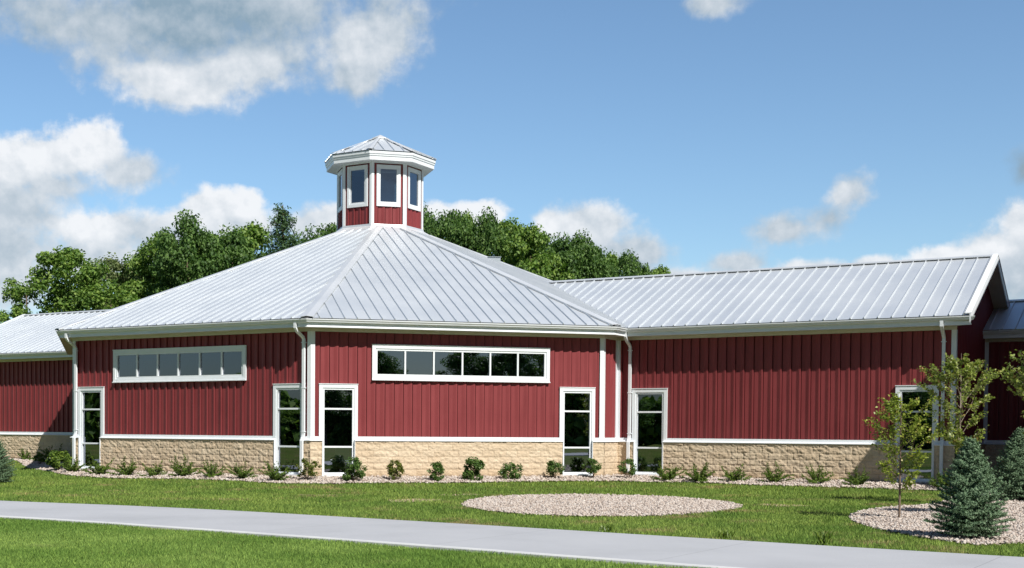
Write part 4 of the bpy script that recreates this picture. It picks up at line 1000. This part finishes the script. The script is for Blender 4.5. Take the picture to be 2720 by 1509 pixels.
place('young_tree', young(3.85, 8, 'sapling2', 2.0, 1.1, 4600, 'bark2', .042), 9.72, -12.19, -.28, 1.2, 'young pale-barked maple rising directly behind the front spruce', 'tree', 'young trees by the right wing')
place('young_tree', young(3.85, 12, 'sapling2', 2.2, 1.2, 5000, 'bark2', .042), 8.15, -17.4, -.28, 2.2, 'young maple with dense yellowish leaves cut off by the right edge of the picture', 'tree', 'young trees by the right wing')

def spruce(H, W, seed, mat='spruce'):
    r = np.random.default_rng(seed); tr = [tube([(0, 0, -.05), (0, 0, H * .5), (0, 0, H * .98)], [H * .028, H * .016, .006], 7)]
    QV = []; QF = []; nb = 230
    axes = []
    for i in range(nb):
        t = (i + .5) / nb; z0 = H * (.045 + .915 * t); L = W * .56 * ((1 - t) ** .92) * min(1, .72 + 1.5 * t) * r.uniform(.74, 1.14) + .05; a = i * 2.39996 + r.uniform(-.3, .3)
        el = -.10 + .95 * t; P, R = branch((0, 0, z0), (math.cos(a) * math.cos(el), math.sin(a) * math.cos(el), math.sin(el) - .12), L, .008, seed * 13 + i, 6, .08, up=.16); tr.append(tube(P, R, 4)); P = np.array(P)
        axes.append((P[1], P[-1], 1.)); 
        for j in range(1, 7):
            for sd in (-1, 1):
                q = P[j] if j < 7 else P[-1]; d = (P[min(j + 1, 6)] - P[j - 1]); d /= np.linalg.norm(d) + 1e-9; side_ = np.cross(d, (0, 0, 1)) * sd; side_ /= np.linalg.norm(side_) + 1e-9
                l2 = (.05 + L * .32 * (1 - j / 7.5)) * r.uniform(.7, 1.3); e = q + (d * .75 + side_ * .75 + np.array([0, 0, r.uniform(-.05, .35)])) * l2; axes.append((q, e, .8))
        axes.append((P[-2], P[-1] + (P[-1] - P[-2]) * .6, .8))
    axes.append((np.array([0, 0, H * .9]), np.array([0, 0, H * 1.03]), .8))
    for a in range(5):
        axes.append((np.array([0, 0, H * .93]), np.array([.09 * math.cos(a * 1.26), .09 * math.sin(a * 1.26), H * 1.0]), .7))
    V = []; 
    for p, e, k in axes:
        d = e - p; l = np.linalg.norm(d) + 1e-6; d = d / l; n = max(6, int(l / .0045)); t = r.random(n); a_ = r.normal(0, 1, (n, 3)); a_ -= d * (a_ @ d)[:, None]; a_ /= np.linalg.norm(a_, axis=1, keepdims=True)
        base = p + d * (t * l)[:, None]; tip = base + (d * .55 + a_ * .8) * .038 * k * r.uniform(.7, 1.2, (n, 1)); w = np.cross(a_, d) * .0065
        V.append(np.stack([base - w, base + w, tip + w * .4, tip - w * .4], 1).reshape(-1, 3))
    V = np.concatenate(V); F = np.arange(len(V)).reshape(-1, 4); VT, FT = merge(tr)
    return fast_mesh('foliage', V, F, M[mat]), fast_mesh('trunk', VT, FT, M['bark'], True)
place('blue_spruce', spruce(1.74, 1.28, 5), 3.24, -21.15, -.29, 0, 'bushy blue-green spruce standing in the gravel bed in front of the young trees', 'spruce', 'blue spruces', names=('foliage', 'trunk'))
sp2 = spruce(1.8, 1.5, 9)
place('blue_spruce', sp2, 12.35, -11.15, -.27, 0, 'dark spruce in the shade at the right edge of the picture', 'spruce', 'blue spruces', s=1.08, names=('foliage', 'trunk'))
place('blue_spruce', sp2, -14.85, 2.9, -.27, 1, 'spruce half cut off by the left edge of the picture', 'spruce', 'blue spruces', s=.86, names=('foliage', 'trunk'))

def weed(seed, H):
    r = np.random.default_rng(seed); n = 60; a = r.uniform(0, 6.28, n); h = H * r.uniform(.4, 1, n); w = .008
    b0 = r.normal(0, .05, (n, 2)); t_ = b0 + np.stack([np.cos(a), np.sin(a)], 1) * (h * r.uniform(.2, .9, n))[:, None]; z = np.zeros(n)
    mid = (b0 * .45 + t_ * .55)
    V = np.stack([np.stack([b0[:, 0] - w, b0[:, 1], z], 1), np.stack([b0[:, 0] + w, b0[:, 1], z], 1), np.stack([mid[:, 0] + w, mid[:, 1], h * .8], 1), np.stack([mid[:, 0] - w, mid[:, 1], h * .8], 1), np.stack([t_[:, 0] + w * .3, t_[:, 1], h * .95], 1), np.stack([t_[:, 0] - w * .3, t_[:, 1], h * .95], 1)], 1).reshape(-1, 3)
    i = np.arange(n)[:, None] * 6; F = np.concatenate([i + np.array([[0, 1, 2, 3]]), i + np.array([[3, 2, 4, 5]])])
    return fast_mesh('weed', V, F, M['broad'])
for i, (x, y, H, lab) in enumerate(((-.08, -21.98, .30, 'tall weed clump at the far edge of the path, left of the right gravel bed'), (-1.02, -20.40, .18, 'low weed clump at the path edge below the right end of the oval gravel island'), (-2.55, -18.79, .15, 'small weed at the path edge below the oval gravel island'))):
    o = link_mesh('weed', weed(i, H)); o.location = (x, y, -.29); o['label'] = lab; o['category'] = 'weed'; o['group'] = 'weeds along the path edge'
def yew(seed, W=.95, H=.55, n=20):
    r = np.random.default_rng(seed); tr = []; V = []
    for i in range(n):
        a = i * 2.4 + r.uniform(-.4, .4); el = r.uniform(.35, 1.25); L = W * .62 * r.uniform(.6, 1.1)
        P, R = branch((0, 0, -.02), (math.cos(a) * math.cos(el), math.sin(a) * math.cos(el), math.sin(el)), L, .007, seed * 19 + i, 7, .22, up=-.10); tr.append(tube(P, R, 3)); P = np.array(P)
        for j in range(1, 8):
            p = P[j - 1]; d = P[min(j, 7)] - p; l = np.linalg.norm(d) + 1e-6; d /= l
            for s_ in range(4):
                sd = np.cross(d, (0, 0, 1)) * (1 if s_ % 2 else -1) + r.normal(0, .25, 3); sd /= np.linalg.norm(sd); q = p + d * l * r.random(); e = q + (d * .9 + sd * .8) * r.uniform(.05, .11)
                k = 13; t = r.random(k); ax = e - q; la = np.linalg.norm(ax); ax /= la; nn = r.normal(0, 1, (k, 3)); nn -= ax * (nn @ ax)[:, None]; nn /= np.linalg.norm(nn, axis=1, keepdims=True)
                b0 = q + ax * (t * la)[:, None]; tip = b0 + (ax * .5 + nn * .8) * .030; w = np.cross(nn, ax) * .0075
                V.append(np.stack([b0 - w, b0 + w, tip + w * .5, tip - w * .5], 1).reshape(-1, 3))
    V = np.concatenate(V); V[:, 2] = np.maximum(V[:, 2], .0); F = np.arange(len(V)).reshape(-1, 4); VT, FT = merge(tr)
    return fast_mesh('foliage', V, F, M['yew']), fast_mesh('stems', VT, FT, M['bark'])
yews = [yew(s) for s in (1, 2, 3, 4, 5)]
YL = [(-15.0, 22.6, -.05, 'small yew by the left wing wall beside the cut-off spruce', .9), (-13.6, 20.4, -.06, 'shaded yew tucked into the dark corner where the left wing meets the hall', 1.3),
 (-12.471, 6.256, -.078, 'yew at the foot of the leftmost downspout of the hall', 1.), (-11.552, 4.922, -.101, 'yew in front of the leftmost tall window sill', 1.), (-10.632, 3.917, -.107, 'second yew right of the leftmost tall window', .95), (-9.764, 3.09, -.105, 'third yew right of the leftmost tall window', .88), (-8.88, 2.507, -.085, 'yew below the left end of the left ribbon window', 1.05),
 (-7.968, 1.669, -.081, 'yew below the middle of the left ribbon window', .92), (-7.083, 0.591, -.092, 'yew below the right end of the left ribbon window', .92), (-6.167, -0.702, -.118, 'yew in front of the tall window left of the corner downspout', 1.05),
 (6.644, -1.53, -.1, 'yew in front of the tall window at the left end of the right wing', 1.), (7.307, -2.472, -.115, 'broad upright yew second along the right wing', 1.05), (8.33, -2.966, -.085, 'yew third along the right wing', .95), (9.23, -3.8, -.078, 'yew fourth along the right wing', .95), (10.253, -4.664, -.07, 'yew fifth along the right wing', .95), (10.968, -5.785, -.097, 'low yew sixth along the right wing, just left of the slender young tree', .85), (12.6, -7.6, -.09, 'dark shaded yew below the last downspout of the right wing, behind the young trees', .9)]
for i, (x, y, z, lab, s) in enumerate(YL): place('yew_shrub', yews[(i * 2 + i // 5) % 5], x, y, z, i * 1.7, lab, 'yew', 'yew shrubs along the walls', s * 1.12, ('foliage', 'stems'))
def shrub(seed, mat, W=.55, H=.62, n=900, leafsz=.028, stem=.12, open_=.0):
    r = np.random.default_rng(seed); tr = []; C = []
    for i in range(11):
        a = i * 2.4; el = r.uniform(.7, 1.4); L = H * r.uniform(.55, .85); P, R = branch((r.normal(0, .02), r.normal(0, .02), -.02), (math.cos(a) * math.cos(el), math.sin(a) * math.cos(el), math.sin(el)), L, .009, seed * 17 + i, 5, .2, up=.0); tr.append(tube(P, R, 4))
    ncl = 34; n = int(n * 1.9)
    for i in range(ncl):
        a = r.uniform(0, 6.28); t = r.random(); rad = W * .5 * math.sin(math.pi * (.16 + .74 * t)) ** .6 * r.uniform(.35, .92); c = np.array([rad * math.cos(a), rad * math.sin(a), stem + (H - stem) * (.06 + .86 * t)])
        k = n // ncl; g = r.normal(0, 1, (k, 3)); g /= np.linalg.norm(g, axis=1, keepdims=True); C.append(c + g * r.random((k, 1)) ** .5 * W * r.uniform(.10, .17) * (1 - open_ * .3))
    C = np.concatenate(C); v, f = leaf_quads(C, r.uniform(.6, 1.3, len(C)) * leafsz, (C - np.array([0, 0, H * .5])) * 2, seed, .55, .4); VT, FT = merge(tr)
    return fast_mesh('foliage', v, f, M[mat]), fast_mesh('stems', VT, FT, M['bark'])
BL = [(-5.232, -0.968, -.085, ('boxwood2', .74, .60, 650, .028, .10, 1.), 'loose twiggy shrub with reddish-green leaves beside the corner downspout'),
 (-3.82, -1.309, -.113, ('boxwood', .66, .66, 1700, .026, .02, 0.), 'dense dark shrub in front of the tall window right of the hall corner'),
 (-2.421, -1.029, -.092, ('boxwood2', .56, .56, 950, .026, .06, .3), 'small yellowish shrub alone on the gravel left of the middle wall'),
 (-1.162, -1.292, -.11, ('boxwood', .46, .54, 1000, .025, .03, 0.), 'narrow dark green shrub left of the middle of the front wall'),
 (0.067, -1.218, -.105, ('boxwood', .62, .64, 1700, .030, .03, 0.), 'blocky dense green shrub at the middle of the front wall'),
 (1.415, -0.926, -.082, ('boxwood', .68, .54, 1100, .027, .03, .4), 'wide loose green shrub right of the middle of the front wall'),
 (3.007, -.72, -.06, ('boxwood', .56, .52, 1000, .026, .12, 0.), 'notched dark shrub just left of the right tall window of the front wall'),
 (4.365, -.66, -.055, ('boxwood', .58, .56, 1000, .027, .18, .2), 'bright green shrub on bare stems, before the tall window by the inner corner'),
 (5.568, -0.80, -.078, ('boxwood', .56, .58, 950, .024, .14, .3), 'dark shrub at the foot of the downspout in the inner corner')]
for i, (x, y, z, a, lab) in enumerate(BL): place('round_shrub', shrub(40 + i, *a), x, y, z, i * .9, lab, 'shrub', 'round shrubs along the front wall', 1.18, ('foliage', 'stems'))
place('broadleaf_shrub', shrub(77, 'broad', 1.05, .74, 1500, .048, .1, .1), -12.95, 7.4, -.09, 0, 'larger sunlit broad-leaved shrub left of the leftmost downspout of the hall', 'shrub', None, 1., ('foliage', 'stems'))
place('broadleaf_shrub', shrub(78, 'broad', .6, .5, 260, .045, .15, .8), -14.1, 17.2, -.1, 0, 'small sparse light green shrub in front of the left wing, left of the shade', 'shrub', None, 1., ('foliage', 'stems'))
# board leaning inside behind the window
m = MB(); box(m, FB, .84, 1.31, -.30, -.285, .50, .95); bo = obj('board', m, M['frosted']); bo['label'] = 'pale green board inside the lowest pane of a tall window'; bo['category'] = 'board'
